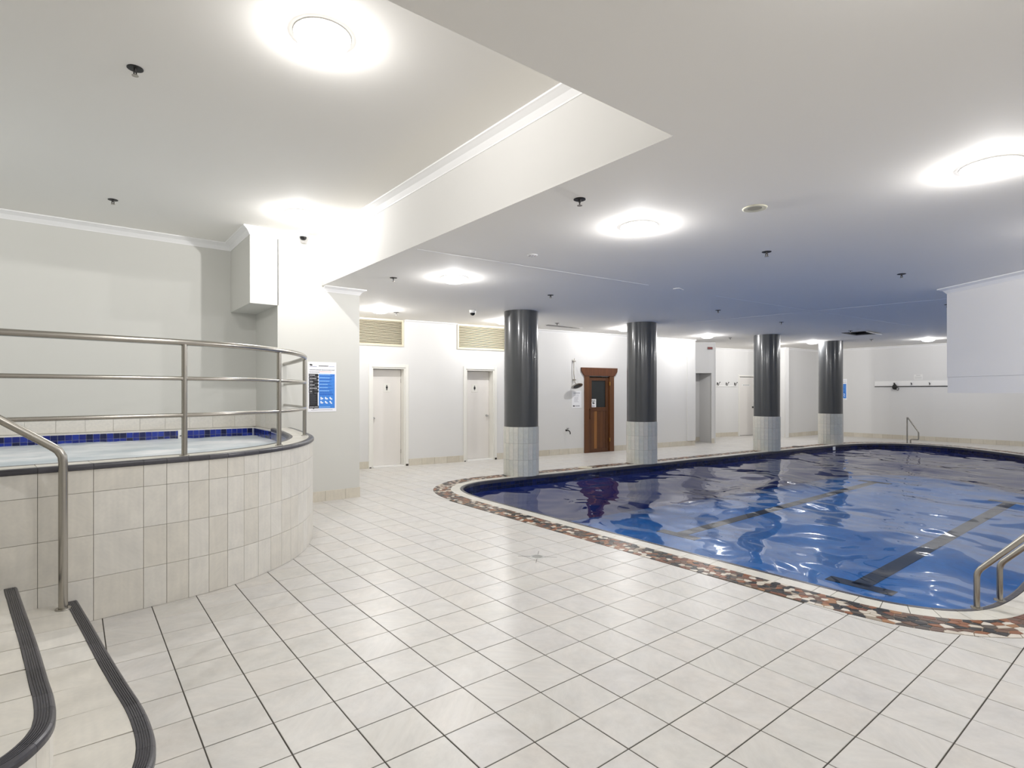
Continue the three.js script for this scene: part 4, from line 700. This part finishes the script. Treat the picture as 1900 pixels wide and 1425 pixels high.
{ const t = thing('smoke_detector', 'small round speckled smoke vent on the ceiling above the nearest column', 'smoke detector', [4.11, LOW, -4.81]); part(t, 'body', lathe([[0, -0.012], [0.04, -0.011], [0.058, -0.004], [0.06, 0], [0, 0]], 32), M.cornice); for (let k = 0; k < 6; k++) part(t, 'slot', box(0.02, 0.003, 0.006, 0.036, -0.011, 0).rotateY(k * Math.PI / 3), mat(0x8a6f66, 0.8)); }
{ const t = thing('ceiling_cover_plate', 'small flat white cover plate on the ceiling over the pool middle', 'cover plate', [7.21, LOW, -5.03], 0.3); part(t, 'plate', rbox(0.2, 0.008, 0.1, 0.003, 0, -0.004, 0), M.white); part(t, 'screw', cyl(0.006, 0.006, 0.002, 0.08, -0.009, 0, 10), M.steel); part(t, 'screw', cyl(0.006, 0.006, 0.002, -0.08, -0.009, 0, 10), M.steel); }
{ const t = thing('air_diffuser', 'thin dark slot air diffuser on the ceiling beside the sauna wall', 'air vent', [9.2, LOW, -9.6], DTURN + 0.12); part(t, 'frame', merge([box(1.1, 0.012, 0.02, 0, -0.006, 0.055), box(1.1, 0.012, 0.02, 0, -0.006, -0.055)]), mat(0xb5b1aa, 0.6)); part(t, 'slot', box(1.06, 0.006, 0.09, 0, -0.003, 0), M.darkMetal, 'dark slot'); }
{ const t = thing('access_hatch', 'open dark ceiling access hatch with a white flap over the pool', 'hatch', [(HATCH[0] + HATCH[2]) / 2, LOW, (HATCH[1] + HATCH[3]) / 2]), w = HATCH[2] - HATCH[0], d = HATCH[3] - HATCH[1];
  part(t, 'shaft', merge([box(0.01, 0.5, d - 0.002, -w / 2 + 0.006, 0.26, 0), box(0.01, 0.5, d - 0.002, w / 2 - 0.006, 0.26, 0), box(w - 0.022, 0.5, 0.01, 0, 0.26, -d / 2 + 0.006), box(w - 0.022, 0.5, 0.01, 0, 0.26, d / 2 - 0.006), box(w - 0.004, 0.01, d - 0.004, 0, 0.515, 0)]), mat(0x24211e, 0.9), 'dark shaft');
  part(t, 'frame', merge([box(w + 0.05, 0.012, 0.03, 0, -0.006, d / 2 + 0.012), box(w + 0.05, 0.012, 0.03, 0, -0.006, -d / 2 - 0.012), box(0.03, 0.012, d - 0.01, w / 2 + 0.01, -0.006, 0), box(0.03, 0.012, d - 0.01, -w / 2 - 0.01, -0.006, 0)]), mat(0x6c6862, 0.7));
  const f = part(t, 'flap', box(w * 0.9, 0.014, 0.1, 0, 0, 0.05), M.white, 'white flap'); f.position.set(0, -0.012, d / 2 + 0.03); f.rotation.x = 0.35; }

scene.traverse(o => { if (o.isMesh && !/diffuser|water/.test(o.name)) o.castShadow = o.receiveShadow = true; });
renderer.render(scene, camera);
